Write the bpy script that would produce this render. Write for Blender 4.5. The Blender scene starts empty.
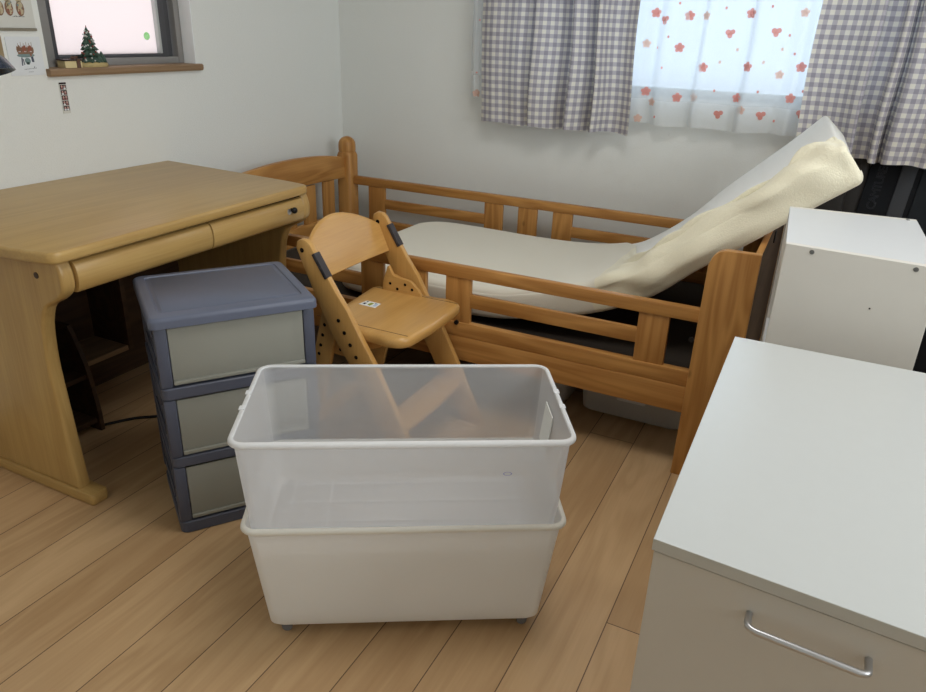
import bpy, bmesh, math, random
from math import sin, cos, pi, radians, sqrt, atan2
from mathutils import Vector, Matrix
random.seed(7)
scene = bpy.context.scene
COL = scene.collection

# ------------------------------------------------------------------ camera
FPX, PITCH, YAW, ROLL, HCAM = 731.2, 0.41146624, 0.44895415, 0.03553657, 1.27
r = Vector((cos(YAW), sin(YAW), 0)); f = Vector((-sin(YAW), cos(YAW), 0)); u = Vector((0, 0, 1))
f2 = f * cos(PITCH) - u * sin(PITCH); u2 = u * cos(PITCH) + f * sin(PITCH)
r3 = r * cos(ROLL) + u2 * sin(ROLL); u3 = u2 * cos(ROLL) - r * sin(ROLL)
cam = bpy.data.cameras.new('camera'); cam.sensor_fit = 'HORIZONTAL'; cam.sensor_width = 36
cam.lens = FPX / 926 * 36; cam.clip_start = 0.02
camo = bpy.data.objects.new('camera', cam); COL.objects.link(camo)
M = Matrix.Identity(4)
for i in range(3):
    M[i][0], M[i][1], M[i][2] = r3[i], u3[i], -f2[i]
M[2][3] = HCAM
camo.matrix_world = M
scene.camera = camo

# ------------------------------------------------------------------ materials
def srgb(*c):
    if len(c) == 1: c = (c[0],) * 3
    return tuple((v / 255 / 12.92 if v / 255 <= .04045 else ((v / 255 + .055) / 1.055) ** 2.4) for v in c) + (1,)

class NT:
    def __init__(s, name):
        s.m = bpy.data.materials.new(name); s.m.use_nodes = True
        s.t = s.m.node_tree; s.t.nodes.clear()
        s.out = s.n('ShaderNodeOutputMaterial')
    def n(s, typ, **kw):
        nd = s.t.nodes.new(typ)
        for k, v in kw.items():
            if k.startswith('i_'):
                key = k[2:]
                key = int(key) if key.isdigit() else key.replace('_', ' ')
                nd.inputs[key].default_value = v
            else: setattr(nd, k, v)
        return nd
    def l(s, a, b): s.t.links.new(a, b)
    def math(s, op, a, b=None, c=None):
        nd = s.n('ShaderNodeMath', operation=op)
        for i, v in enumerate((a, b, c)):
            if v is None: continue
            if isinstance(v, (int, float)): nd.inputs[i].default_value = v
            else: s.l(v, nd.inputs[i])
        return nd.outputs[0]
    def mix(s, fac, a, b, bt='MIX'):
        nd = s.n('ShaderNodeMix', data_type='RGBA', blend_type=bt)
        for i, v in ((0, fac), (6, a), (7, b)):
            if isinstance(v, (int, float, tuple)): nd.inputs[i].default_value = v
            else: s.l(v, nd.inputs[i])
        return nd.outputs[2]
    def ramp(s, fac, stops):
        nd = s.n('ShaderNodeValToRGB'); e = nd.color_ramp.elements
        e[0].position, e[0].color = stops[0]; e[1].position, e[1].color = stops[-1]
        for p, c in stops[1:-1]:
            x = e.new(p); x.color = c
        s.l(fac, nd.inputs[0]); return nd.outputs[0]

def plain(name, col, rough=.5, spec=.4, metal=0, noise=0, nscale=30, bump=0, sheen=0):
    k = NT(name); b = k.n('ShaderNodeBsdfPrincipled')
    b.inputs['Roughness'].default_value = rough; b.inputs['Metallic'].default_value = metal
    b.inputs['Specular IOR Level'].default_value = spec
    if sheen: b.inputs['Sheen Weight'].default_value = sheen
    tc = k.n('ShaderNodeTexCoord')
    nz = k.n('ShaderNodeTexNoise', i_Scale=nscale, i_Detail=4); k.l(tc.outputs['Object'], nz.inputs['Vector'])
    dark = tuple(v * (1 - noise) for v in col[:3]) + (1,)
    lite = tuple(min(1, v * (1 + noise)) for v in col[:3]) + (1,)
    k.l(k.mix(nz.outputs[0], dark, lite), b.inputs['Base Color'])
    if bump:
        bp = k.n('ShaderNodeBump', i_Strength=bump, i_Distance=.004); k.l(nz.outputs[0], bp.inputs['Height']); k.l(bp.outputs[0], b.inputs['Normal'])
    k.l(b.outputs[0], k.out.inputs[0]); return k.m

def wood(name, c1, c2, axis, across=9., along=.9, rough=.42, knots=0, grain=.25, spec=.35, ringw=.45):
    """axis: grain direction 0/1/2"""
    k = NT(name); b = k.n('ShaderNodeBsdfPrincipled')
    tc = k.n('ShaderNodeTexCoord'); oi = k.n('ShaderNodeObjectInfo')
    off = k.n('ShaderNodeVectorMath', operation='ADD'); k.l(tc.outputs['Object'], off.inputs[0])
    rv = k.n('ShaderNodeCombineXYZ')
    k.l(k.math('MULTIPLY', oi.outputs['Random'], 7.3), rv.inputs[0]); k.l(k.math('MULTIPLY', oi.outputs['Random'], 3.1), rv.inputs[1]); k.l(k.math('MULTIPLY', oi.outputs['Random'], 5.7), rv.inputs[2])
    k.l(rv.outputs[0], off.inputs[1])
    mp = k.n('ShaderNodeMapping'); sc = [across] * 3; sc[axis] = along; mp.inputs['Scale'].default_value = sc
    k.l(off.outputs[0], mp.inputs[0])
    nz = k.n('ShaderNodeTexNoise', i_Scale=1.0, i_Detail=2, i_Distortion=.4); k.l(mp.outputs[0], nz.inputs['Vector'])
    rings = k.math('SINE', k.math('MULTIPLY', nz.outputs[0], 46.0))
    rings = k.math('MULTIPLY_ADD', rings, .5, .5)
    mp2 = k.n('ShaderNodeMapping'); sc = [170.] * 3; sc[axis] = 5.; mp2.inputs['Scale'].default_value = sc; k.l(off.outputs[0], mp2.inputs[0])
    n2 = k.n('ShaderNodeTexNoise', i_Scale=1.0, i_Detail=3); k.l(mp2.outputs[0], n2.inputs['Vector'])
    n3 = k.n('ShaderNodeTexNoise', i_Scale=2.5, i_Detail=2); k.l(off.outputs[0], n3.inputs['Vector'])
    fac = k.math('ADD', k.math('MULTIPLY_ADD', rings, ringw, (.45 - ringw) * .5), k.math('MULTIPLY', n2.outputs[0], grain * 2))
    fac = k.math('ADD', fac, k.math('MULTIPLY_ADD', n3.outputs[0], .6, -.35))
    col = k.ramp(fac, [(0., c1), (1., c2)])
    if knots:
        mk = k.n('ShaderNodeMapping'); sc = [5.5] * 3; sc[axis] = 3.2; mk.inputs['Scale'].default_value = sc; k.l(off.outputs[0], mk.inputs[0])
        vo = k.n('ShaderNodeTexVoronoi', i_Scale=1.0); k.l(mk.outputs[0], vo.inputs['Vector'])
        kf = k.ramp(vo.outputs['Distance'], [(0, (1, 1, 1, 1)), (.035, (.8, .8, .8, 1)), (.075, (0, 0, 0, 1))])
        col = k.mix(kf, col, tuple(v * .18 for v in c2[:3]) + (1,))
    k.l(col, b.inputs['Base Color'])
    b.inputs['Roughness'].default_value = rough; b.inputs['Specular IOR Level'].default_value = spec
    bp = k.n('ShaderNodeBump', i_Strength=.06, i_Distance=.002); k.l(n2.outputs[0], bp.inputs['Height']); k.l(bp.outputs[0], b.inputs['Normal'])
    k.l(b.outputs[0], k.out.inputs[0]); return k.m

def haze_plastic(name, col, opac, rough=.35, transl=.5):
    k = NT(name)
    d = k.n('ShaderNodeBsdfDiffuse'); d.inputs[0].default_value = col
    t = k.n('ShaderNodeBsdfTranslucent'); t.inputs[0].default_value = col
    m1 = k.n('ShaderNodeMixShader'); m1.inputs[0].default_value = transl; k.l(d.outputs[0], m1.inputs[1]); k.l(t.outputs[0], m1.inputs[2])
    tr = k.n('ShaderNodeBsdfTransparent'); tr.inputs[0].default_value = (.97, .97, .98, 1)
    lw = k.n('ShaderNodeLayerWeight', i_Blend=.28)
    tcn = k.n('ShaderNodeTexCoord'); nz = k.n('ShaderNodeTexNoise', i_Scale=3.5, i_Detail=2); k.l(tcn.outputs['Object'], nz.inputs['Vector'])
    op = k.math('ADD', k.math('MULTIPLY_ADD', lw.outputs['Facing'], (1 - opac) * .7, opac), k.math('MULTIPLY_ADD', nz.outputs[0], .10, -.05))
    m2 = k.n('ShaderNodeMixShader'); k.l(op, m2.inputs[0]); k.l(tr.outputs[0], m2.inputs[1]); k.l(m1.outputs[0], m2.inputs[2])
    g = k.n('ShaderNodeBsdfGlossy'); g.inputs['Roughness'].default_value = rough
    fr = k.n('ShaderNodeFresnel', i_IOR=1.35)
    m3 = k.n('ShaderNodeMixShader'); k.l(k.math('MULTIPLY', fr.outputs[0], .4), m3.inputs[0]); k.l(m2.outputs[0], m3.inputs[1]); k.l(g.outputs[0], m3.inputs[2])
    k.l(m3.outputs[0], k.out.inputs[0]); return k.m

def cloth_mat(name, c_white, c_mid, c_dark, period):
    k = NT(name); uv = k.n('ShaderNodeUVMap'); uv.uv_map = 'cloth'
    sp = k.n('ShaderNodeSeparateXYZ'); k.l(uv.outputs[0], sp.inputs[0])
    def stripe(o):
        fr = k.math('FRACT', k.math('DIVIDE', o, period))
        return k.math('GREATER_THAN', fr, .5)
    s = k.math('MULTIPLY', k.math('ADD', stripe(sp.outputs[0]), stripe(sp.outputs[1])), .5)
    col = k.ramp(s, [(0, c_white), (.5, c_mid), (1, c_dark)])
    nz = k.n('ShaderNodeTexNoise', i_Scale=900, i_Detail=1); k.l(uv.outputs[0], nz.inputs['Vector'])
    col = k.mix(k.math('MULTIPLY', nz.outputs[0], .22), col, (.25, .25, .27, 1))
    d = k.n('ShaderNodeBsdfDiffuse'); t = k.n('ShaderNodeBsdfTranslucent'); k.l(col, d.inputs[0]); k.l(col, t.inputs[0])
    m = k.n('ShaderNodeMixShader'); m.inputs[0].default_value = .12
    k.l(d.outputs[0], m.inputs[1]); k.l(t.outputs[0], m.inputs[2]); k.l(m.outputs[0], k.out.inputs[0]); return k.m

def sheer_mat(name, col, opac):
    k = NT(name); d = k.n('ShaderNodeBsdfDiffuse'); t = k.n('ShaderNodeBsdfTranslucent'); d.inputs[0].default_value = col; t.inputs[0].default_value = col
    m = k.n('ShaderNodeMixShader'); m.inputs[0].default_value = .5; k.l(d.outputs[0], m.inputs[1]); k.l(t.outputs[0], m.inputs[2])
    tr = k.n('ShaderNodeBsdfTransparent'); tc = k.n('ShaderNodeTexCoord'); nz = k.n('ShaderNodeTexNoise', i_Scale=400); k.l(tc.outputs['Object'], nz.inputs['Vector'])
    m2 = k.n('ShaderNodeMixShader'); k.l(k.math('MULTIPLY_ADD', nz.outputs[0], .1, opac - .05), m2.inputs[0])
    k.l(tr.outputs[0], m2.inputs[1]); k.l(m.outputs[0], m2.inputs[2]); k.l(m2.outputs[0], k.out.inputs[0]); return k.m

def floor_mat():
    k = NT('oak_floor'); b = k.n('ShaderNodeBsdfPrincipled'); tc = k.n('ShaderNodeTexCoord')
    sp = k.n('ShaderNodeSeparateXYZ'); k.l(tc.outputs['Object'], sp.inputs[0])
    W = .1512; L = 1.82
    ux = k.math('DIVIDE', k.math('ADD', sp.outputs[0], .853 + 20 * W), W)
    idx = k.math('FLOOR', ux); fx = k.math('FRACT', ux)
    # plank between x=-.248 and -.097 is index 24: joint at y=1.344
    wn = k.n('ShaderNodeTexWhiteNoise', noise_dimensions='1D'); k.l(idx, wn.inputs['W'])
    jo = k.math('MULTIPLY_ADD', k.math('FRACT', k.math('MULTIPLY_ADD', idx, .37, .12)), .45, .72)
    jo = k.math('MULTIPLY', jo, k.math('GREATER_THAN', k.math('ABSOLUTE', k.math('SUBTRACT', idx, 24.0)), .5))
    uy = k.math('DIVIDE', k.math('ADD', sp.outputs[1], k.math('SUBTRACT', 20 * L - 1.344, jo)), L)
    iy = k.math('FLOOR', uy); fy = k.math('FRACT', uy)
    cell = k.math('ADD', k.math('MULTIPLY', idx, 13.7), k.math('MULTIPLY', iy, 5.3))
    wc = k.n('ShaderNodeTexWhiteNoise', noise_dimensions='1D'); k.l(cell, wc.inputs['W'])
    # seams
    ex = k.math('MINIMUM', fx, k.math('SUBTRACT', 1, fx)); ey = k.math('MINIMUM', fy, k.math('SUBTRACT', 1, fy))
    seam = k.math('MAXIMUM', k.math('LESS_THAN', ex, .0085), k.math('LESS_THAN', ey, .0007))
    cv = k.n('ShaderNodeCombineXYZ'); k.l(k.math('MULTIPLY', sp.outputs[0], 9), cv.inputs[0]); k.l(k.math('MULTIPLY_ADD', sp.outputs[1], 1.1, k.math('MULTIPLY', wc.outputs[0], 40)), cv.inputs[1]); k.l(cell, cv.inputs[2])
    nz = k.n('ShaderNodeTexNoise', i_Scale=1, i_Detail=3, i_Distortion=.5); k.l(cv.outputs[0], nz.inputs['Vector'])
    rings = k.math('MULTIPLY_ADD', k.math('SINE', k.math('MULTIPLY', nz.outputs[0], 30)), .5, .5)
    cv2 = k.n('ShaderNodeCombineXYZ'); k.l(k.math('MULTIPLY', sp.outputs[0], 160), cv2.inputs[0]); k.l(k.math('MULTIPLY', sp.outputs[1], 6), cv2.inputs[1]); k.l(cell, cv2.inputs[2])
    n2 = k.n('ShaderNodeTexNoise', i_Scale=1, i_Detail=3); k.l(cv2.outputs[0], n2.inputs['Vector'])
    fac = k.math('ADD', k.math('MULTIPLY', rings, .28), k.math('ADD', k.math('MULTIPLY', n2.outputs[0], .35), k.math('MULTIPLY', wc.outputs[0], .38)))
    col = k.ramp(fac, [(0, FLOOR_A), (1, FLOOR_B)])
    col = k.mix(k.math('MULTIPLY', seam, .8), col, srgb(58, 38, 22))
    k.l(col, b.inputs['Base Color'])
    b.inputs['Roughness'].default_value = .38; b.inputs['Specular IOR Level'].default_value = .35
    bp = k.n('ShaderNodeBump', i_Strength=.25, i_Distance=.002); k.l(k.math('SUBTRACT', 1, seam), bp.inputs['Height']); k.l(bp.outputs[0], b.inputs['Normal'])
    k.l(b.outputs[0], k.out.inputs[0]); return k.m
FLOOR_A = srgb(210, 176, 134); FLOOR_B = srgb(170, 135, 95)

MT = {}
MT['wall'] = plain('wall_paper', srgb(232, 234, 231), .9, .1, noise=.03, nscale=220, bump=.25)
MT['ceil'] = plain('ceiling_paper', srgb(230, 230, 226), .9, .1, noise=.02)
MT['reveal'] = plain('window_reveal', srgb(246, 250, 252), .7, .2, noise=.02)
MT['floor'] = floor_mat()
P1, P2 = srgb(202, 149, 84), srgb(150, 97, 44)
MT['pine'] = [wood('pine_wood_%s' % 'xyz'[a], P1, P2, a, knots=1) for a in range(3)]
D1, D2 = srgb(200, 167, 106), srgb(164, 128, 72)
MT['desk'] = [wood('desk_wood_%s' % 'xyz'[a], D1, D2, a, across=6, along=.5, rough=.33, grain=.35, spec=.45, ringw=.2) for a in range(3)]
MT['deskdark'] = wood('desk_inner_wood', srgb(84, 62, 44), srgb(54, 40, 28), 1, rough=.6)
C1, C2 = srgb(212, 166, 98), srgb(180, 132, 70)
MT['chair'] = [wood('chair_wood_%s' % 'xyz'[a], C1, C2, a, across=5, along=.6, rough=.3, grain=.3, spec=.5, ringw=.22) for a in range(3)]
MT['shaded_pine'] = wood('shaded_pine_wood', srgb(78, 60, 44), srgb(52, 40, 30), 1, rough=.6)  # pine darkened in colour to imitate shade, for the footboard's outer face
MT['sill'] = wood('sill_wood', srgb(158, 130, 100), srgb(122, 98, 72), 1, rough=.5)
MT['white_lam'] = plain('white_laminate', srgb(188, 190, 188), .3, .5, noise=.015, nscale=40)
MT['white_edge'] = plain('white_edge_band', srgb(186, 184, 176), .5, .4, noise=.02)
MT['white_front'] = plain('white_cabinet_side', srgb(196, 190, 180), .42, .4, noise=.02, nscale=8)
MT['box_white'] = plain('white_board', srgb(204, 206, 207), .45, .35, noise=.015, nscale=25)
MT['box_front'] = plain('white_board_face', srgb(212, 208, 200), .5, .3, noise=.015, nscale=25)
MT['steel'] = plain('brushed_steel', srgb(190, 190, 192), .35, .5, metal=.9, noise=.03)
MT['screw'] = plain('screw_steel', srgb(120, 120, 118), .4, .5, metal=.8, noise=.1, nscale=400)
MT['hole'] = plain('dark_hole', srgb(20, 14, 10), .8, .1)
MT['gray_pl'] = plain('blue_gray_plastic', srgb(78, 82, 97), .42, .4, noise=.03, nscale=60)
MT['gray_top'] = plain('blue_gray_top', srgb(96, 102, 120), .4, .4, noise=.05, nscale=18)
MT['drawer_face'] = haze_plastic('drawer_front_plastic', srgb(176, 176, 166), .70, .3, .2)
MT['drawer_stuff'] = plain('drawer_contents', srgb(170, 150, 140), .9, .1, noise=.3, nscale=18)
MT['bin_clear'] = haze_plastic('clear_bin_plastic', srgb(246, 247, 249), .43, .5, .36)
MT['bin_rim'] = haze_plastic('clear_bin_rim', srgb(248, 249, 250), .78, .4, .3)
MT['bin_milk'] = haze_plastic('milky_bin_plastic', srgb(250, 249, 245), .90, .5, .22)
MT['bin_milk_rim'] = haze_plastic('milky_bin_rim', srgb(248, 246, 238), .93, .45, .25)
MT['label'] = plain('paper_label', srgb(235, 235, 230), .7, .2, noise=.02)
MT['ink'] = plain('dark_ink', srgb(50, 50, 66), .7, .1, noise=.1)
MT['rubber'] = plain('dark_rubber', srgb(62, 58, 60), .6, .3, noise=.06, nscale=200)
MT['sheet'] = plain('cream_sheet', srgb(233, 228, 213), .95, .1, noise=.03, nscale=300, bump=.15, sheen=.2)
MT['core'] = plain('white_mattress_cloth', srgb(246, 245, 240), .9, .1, noise=.03, nscale=260, bump=.3)
MT['towel'] = plain('cream_towelling', srgb(240, 234, 210), .97, .05, noise=.07, nscale=260, bump=.5, sheen=.3)
MT['slat'] = plain('speckled_base', srgb(62, 56, 50), .9, .1, noise=.5, nscale=320)
MT['gingham'] = cloth_mat('gray_gingham', srgb(236, 233, 222), srgb(194, 190, 196), srgb(160, 156, 166), .033)
MT['sheer'] = sheer_mat('sheer_curtain_cloth', srgb(238, 241, 243), .62)
MT['hem'] = sheer_mat('sheer_curtain_hem', srgb(238, 240, 240), .86)
MT['fl_pink'] = sheer_mat('print_pink', srgb(232, 160, 148), .93)
MT['fl_beige'] = sheer_mat('print_beige', srgb(240, 206, 190), .9)
MT['alum'] = plain('gray_aluminium', srgb(150, 148, 146), .45, .5, metal=.2, noise=.04, nscale=50)
MT['alum_dk'] = plain('dark_aluminium', srgb(92, 92, 96), .5, .4, metal=.4, noise=.04, nscale=50)
MT['alum_lt'] = plain('pale_aluminium', srgb(196, 200, 200), .45, .5, metal=.3, noise=.04)
MT['black'] = plain('black_nylon', srgb(22, 24, 28), .8, .2, noise=.2, nscale=500)
MT['gray_nylon'] = plain('gray_nylon', srgb(66, 68, 72), .8, .2, noise=.15, nscale=400)
MT['gray_case'] = plain('dark_gray_case', srgb(52, 50, 49), .7, .2, noise=.1, nscale=60)
MT['thread'] = plain('gray_thread', srgb(70, 73, 78), .8, .2, noise=.05)
MT['lamp'] = plain('dark_blue_enamel', srgb(38, 48, 66), .25, .6, noise=.03)
MT['lamp_in'] = plain('lamp_inner', srgb(20, 20, 22), .5, .3, noise=.1)
MT['bulb'] = plain('bulb_glass', srgb(205, 200, 185), .4, .4, noise=.03)
MT['paper'] = plain('white_paper', srgb(214, 214, 208), .8, .1, noise=.02, nscale=80)
MT['card'] = plain('card_paper', srgb(226, 230, 234), .7, .2, noise=.015, nscale=60)
MT['kraft'] = plain('kraft_paper', srgb(160, 142, 112), .8, .1, noise=.06, nscale=60)
for nm, c in dict(d_red=(160, 104, 88), d_cream=(196, 182, 152), d_brown=(142, 112, 94), d_teal=(130, 150, 150), d_slate=(84, 88, 104), d_rose=(150, 104, 104), d_black=(48, 34, 38), d_skin=(196, 160, 152)).items():
    MT[nm] = plain('print_' + nm[2:] + '_ink', srgb(*c), .8, .1, noise=.18, nscale=160)
MT['green'] = plain('figurine_green', srgb(62, 86, 74), .6, .4, noise=.5, nscale=110)
MT['snow'] = plain('figurine_snow', srgb(206, 208, 204), .6, .3, noise=.1, nscale=90)
MT['gold'] = plain('figurine_base', srgb(188, 168, 118), .6, .3, noise=.2, nscale=90)
MT['redbead'] = plain('figurine_red', srgb(140, 60, 50), .4, .5, noise=.1)
MT['choc'] = plain('dark_brown_card', srgb(56, 38, 36), .45, .4, noise=.1)
MT['cream'] = plain('cream_card', srgb(222, 204, 156), .6, .3, noise=.05)
MT['ribbon'] = plain('brown_ribbon', srgb(92, 62, 46), .4, .5, noise=.1)
MT['sticker_green'] = sheer_mat('green_sticker', srgb(170, 255, 150), .55)
MT['underbin'] = haze_plastic('under_bed_bin_plastic', srgb(214, 214, 212), .8, .35, .3)
MT['caster'] = plain('gray_caster', srgb(120, 120, 122), .5, .4, noise=.1)
MT['cord'] = plain('black_cord', srgb(25, 22, 20), .6, .3)
MT['iron'] = plain('black_iron', srgb(34, 32, 32), .5, .4, metal=.4, noise=.1)

def pane_frost():
    k = NT('frosted_glass'); t = k.n('ShaderNodeBsdfTranslucent'); d = k.n('ShaderNodeBsdfDiffuse')
    tc = k.n('ShaderNodeTexCoord'); nz = k.n('ShaderNodeTexNoise', i_Scale=260, i_Detail=2); k.l(tc.outputs['Object'], nz.inputs['Vector'])
    c = k.mix(nz.outputs[0], srgb(244, 232, 228), srgb(248, 240, 237)); k.l(c, t.inputs[0]); k.l(c, d.inputs[0])
    m = k.n('ShaderNodeMixShader'); m.inputs[0].default_value = .85; k.l(d.outputs[0], m.inputs[1]); k.l(t.outputs[0], m.inputs[2])
    g = k.n('ShaderNodeBsdfGlossy'); g.inputs['Roughness'].default_value = .3
    m2 = k.n('ShaderNodeMixShader'); m2.inputs[0].default_value = .04; k.l(m.outputs[0], m2.inputs[1]); k.l(g.outputs[0], m2.inputs[2])
    k.l(m2.outputs[0], k.out.inputs[0]); return k.m
def pane_clear():
    k = NT('clear_glass'); t = k.n('ShaderNodeBsdfTransparent'); t.inputs[0].default_value = (.95, .98, 1, 1)
    g = k.n('ShaderNodeBsdfGlossy'); g.inputs['Roughness'].default_value = .02; fr = k.n('ShaderNodeFresnel', i_IOR=1.45)
    m = k.n('ShaderNodeMixShader'); k.l(fr.outputs[0], m.inputs[0]); k.l(t.outputs[0], m.inputs[1]); k.l(g.outputs[0], m.inputs[2]); k.l(m.outputs[0], k.out.inputs[0]); return k.m
MT['frost'] = pane_frost(); MT['clear'] = pane_clear()

# ------------------------------------------------------------------ geometry helpers
def tag(o, label=None, cat=None, group=None, kind=None):
    if label: o['label'] = label
    if cat: o['category'] = cat
    if group: o['group'] = group
    if kind: o['kind'] = kind
    return o
def thing(name, label, cat, loc=(0, 0, 0), rz=0, group=None):
    o = bpy.data.objects.new(name, None); COL.objects.link(o); o.location = loc; o.rotation_euler = (0, 0, rz)
    o.empty_display_size = .05
    return tag(o, label, cat, group)

class MB:
    """mesh collector; coordinates are the parent's local ones, shifted by -origin"""
    def __init__(s, origin=(0, 0, 0)): s.bm = bmesh.new(); s.o = Vector(origin); s.mi = 0
    def _add(s, verts, faces, smooth=False):
        vs = [s.bm.verts.new(Vector(v)) for v in verts]; fs = []
        for fc in faces:
            try:
                q = s.bm.faces.new([vs[i] for i in fc]); q.material_index = s.mi; q.smooth = smooth; fs.append(q)
            except ValueError: pass
        return vs, fs
    def bevel(s, fs, w, seg=2):
        if w <= 0: return
        es = list({e for f_ in fs for e in f_.edges})
        bmesh.ops.recalc_face_normals(s.bm, faces=fs)
        bmesh.ops.bevel(s.bm, geom=es, offset=w, segments=seg, profile=.5, affect='EDGES', clamp_overlap=True, material=-1)
    def box(s, x0, x1, y0, y1, z0, z1, bev=.0, seg=2):
        v = [(x0, y0, z0), (x1, y0, z0), (x1, y1, z0), (x0, y1, z0), (x0, y0, z1), (x1, y0, z1), (x1, y1, z1), (x0, y1, z1)]
        vs, fs = s._add(v, [(0, 3, 2, 1), (4, 5, 6, 7), (0, 1, 5, 4), (1, 2, 6, 5), (2, 3, 7, 6), (3, 0, 4, 7)])
        s.bevel(fs, bev, seg); return s
    def hexa(s, pts, bev=0, seg=2):      # 8 points bottom 4 + top 4
        vs, fs = s._add(pts, [(0, 3, 2, 1), (4, 5, 6, 7), (0, 1, 5, 4), (1, 2, 6, 5), (2, 3, 7, 6), (3, 0, 4, 7)])
        s.bevel(fs, bev, seg); return s
    def prism(s, poly, axis, a, b, bev=0, seg=2):
        """poly of 2D points; axis 0: (y,z) extruded in x; 1: (x,z) in y; 2: (x,y) in z"""
        def P(p, t): return {0: (t, p[0], p[1]), 1: (p[0], t, p[1]), 2: (p[0], p[1], t)}[axis]
        n = len(poly); v = [P(p, a) for p in poly] + [P(p, b) for p in poly]
        fc = [tuple(range(n)), tuple(range(2 * n - 1, n - 1, -1))] + [(i, (i + 1) % n, n + (i + 1) % n, n + i) for i in range(n)]
        vs, fs = s._add(v, fc); bmesh.ops.recalc_face_normals(s.bm, faces=fs)
        if bev:
            caps = fs[:2]; es = list({e for f_ in caps for e in f_.edges})
            bmesh.ops.bevel(s.bm, geom=es, offset=bev, segments=seg, profile=.5, affect='EDGES', clamp_overlap=True)
        return s
    def loft(s, rings, cap0=True, cap1=True, closed=True, smooth=True):
        n = len(rings[0]); v = [p for R_ in rings for p in R_]; fc = []
        for i in range(len(rings) - 1):
            for j in range(n if closed else n - 1):
                fc.append((i * n + j, i * n + (j + 1) % n, (i + 1) * n + (j + 1) % n, (i + 1) * n + j))
        if cap0: fc.append(tuple(range(n - 1, -1, -1)))
        if cap1: fc.append(tuple((len(rings) - 1) * n + j for j in range(n)))
        s._add(v, fc, smooth); return s
    def tube(s, pts, rad, n=8, caps=True):
        pts = [Vector(p) for p in pts]; rings = []
        t0 = (pts[1] - pts[0]).normalized(); a = Vector((0, 0, 1)) if abs(t0.z) < .9 else Vector((1, 0, 0))
        nn = t0.cross(a).normalized()
        for i, p in enumerate(pts):
            t = (pts[min(i + 1, len(pts) - 1)] - pts[max(i - 1, 0)]).normalized()
            nn = (nn - t * nn.dot(t)).normalized(); bb = t.cross(nn)
            rr = rad[i] if isinstance(rad, (list, tuple)) else rad
            rings.append([p + (nn * cos(2 * pi * j / n) + bb * sin(2 * pi * j / n)) * rr for j in range(n)])
        return s.loft(rings, caps, caps)
    def lathe(s, prof, center, axis=2, n=20, cap=True):
        """prof: (radius, height) list along axis"""
        c = Vector(center); rings = []
        for rr, h in prof:
            ring = []
            for j in range(n):
                a = 2 * pi * j / n; p = (cos(a) * rr, sin(a) * rr, h)
                p = {2: p, 0: (p[2], p[0], p[1]), 1: (p[0], p[2], p[1])}[axis]
                ring.append(c + Vector(p))
            rings.append(ring)
        return s.loft(rings, cap, cap)
    def build(s, name, mats, parent=None, smooth_angle=None, keep=False):
        bm = s.bm
        if s.o.length: bmesh.ops.translate(bm, verts=bm.verts, vec=-s.o)
        if not keep: bmesh.ops.recalc_face_normals(bm, faces=bm.faces)
        me = bpy.data.meshes.new(name); bm.to_mesh(me); bm.free()
        for m in (mats if isinstance(mats, (list, tuple)) else [mats]): me.materials.append(m)
        o = bpy.data.objects.new(name, me); COL.objects.link(o)
        if parent: o.parent = parent
        if smooth_angle:
            for p in me.polygons: p.use_smooth = True
            me.set_sharp_from_angle(angle=radians(smooth_angle))
        return o

def solo(o, loc):          # top-level mesh built about its own origin
    o.location = loc; return o
def rrect(w, d, rad, z, n=6, cx=0, cy=0):
    rad = min(rad, w / 2 - 1e-4, d / 2 - 1e-4); pts = []
    for k, (sx, sy) in enumerate(((1, 1), (-1, 1), (-1, -1), (1, -1))):
        for j in range(n + 1):
            a = k * pi / 2 + j / n * pi / 2
            pts.append(Vector((cx + sx * (w / 2 - rad) + cos(a) * rad, cy + sy * (d / 2 - rad) + sin(a) * rad, z)))
    return pts
def catmull(pts, n):
    out = []; P = [pts[0]] + list(pts) + [pts[-1]]
    for i in range(1, len(P) - 2):
        for j in range(n):
            t = j / n
            out.append(tuple(.5 * (2 * b + (c - a) * t + (2 * a - 5 * b + 4 * c - d) * t * t + (3 * b - a - 3 * c + d) * t ** 3) for a, b, c, d in zip(P[i - 1], P[i], P[i + 1], P[i + 2])))
    out.append(tuple(pts[-1])); return out
def interp(tab, x):
    if x <= tab[0][0]: return tab[0][1]
    for (a, b), (c, d) in zip(tab, tab[1:]):
        if x <= c: return b + (d - b) * (x - a) / (c - a)
    return tab[-1][1]

# ================================================================== SETTING
WX, WY = -2.345, 3.305
RX, FY, CZ = 1.55, -1.15, 2.40
def struct(o, label=None):
    return tag(o, label, None, None, 'structure')
struct(MB().box(WX - .12, RX + .1, FY - .1, WY + .12, -.06, 0).build('floor', MT['floor']), 'light oak plank floor')
struct(MB().box(WX - .12, RX + .1, FY - .1, WY + .12, CZ, CZ + .06).build('ceiling', MT['ceil']), 'white papered ceiling')
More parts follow.
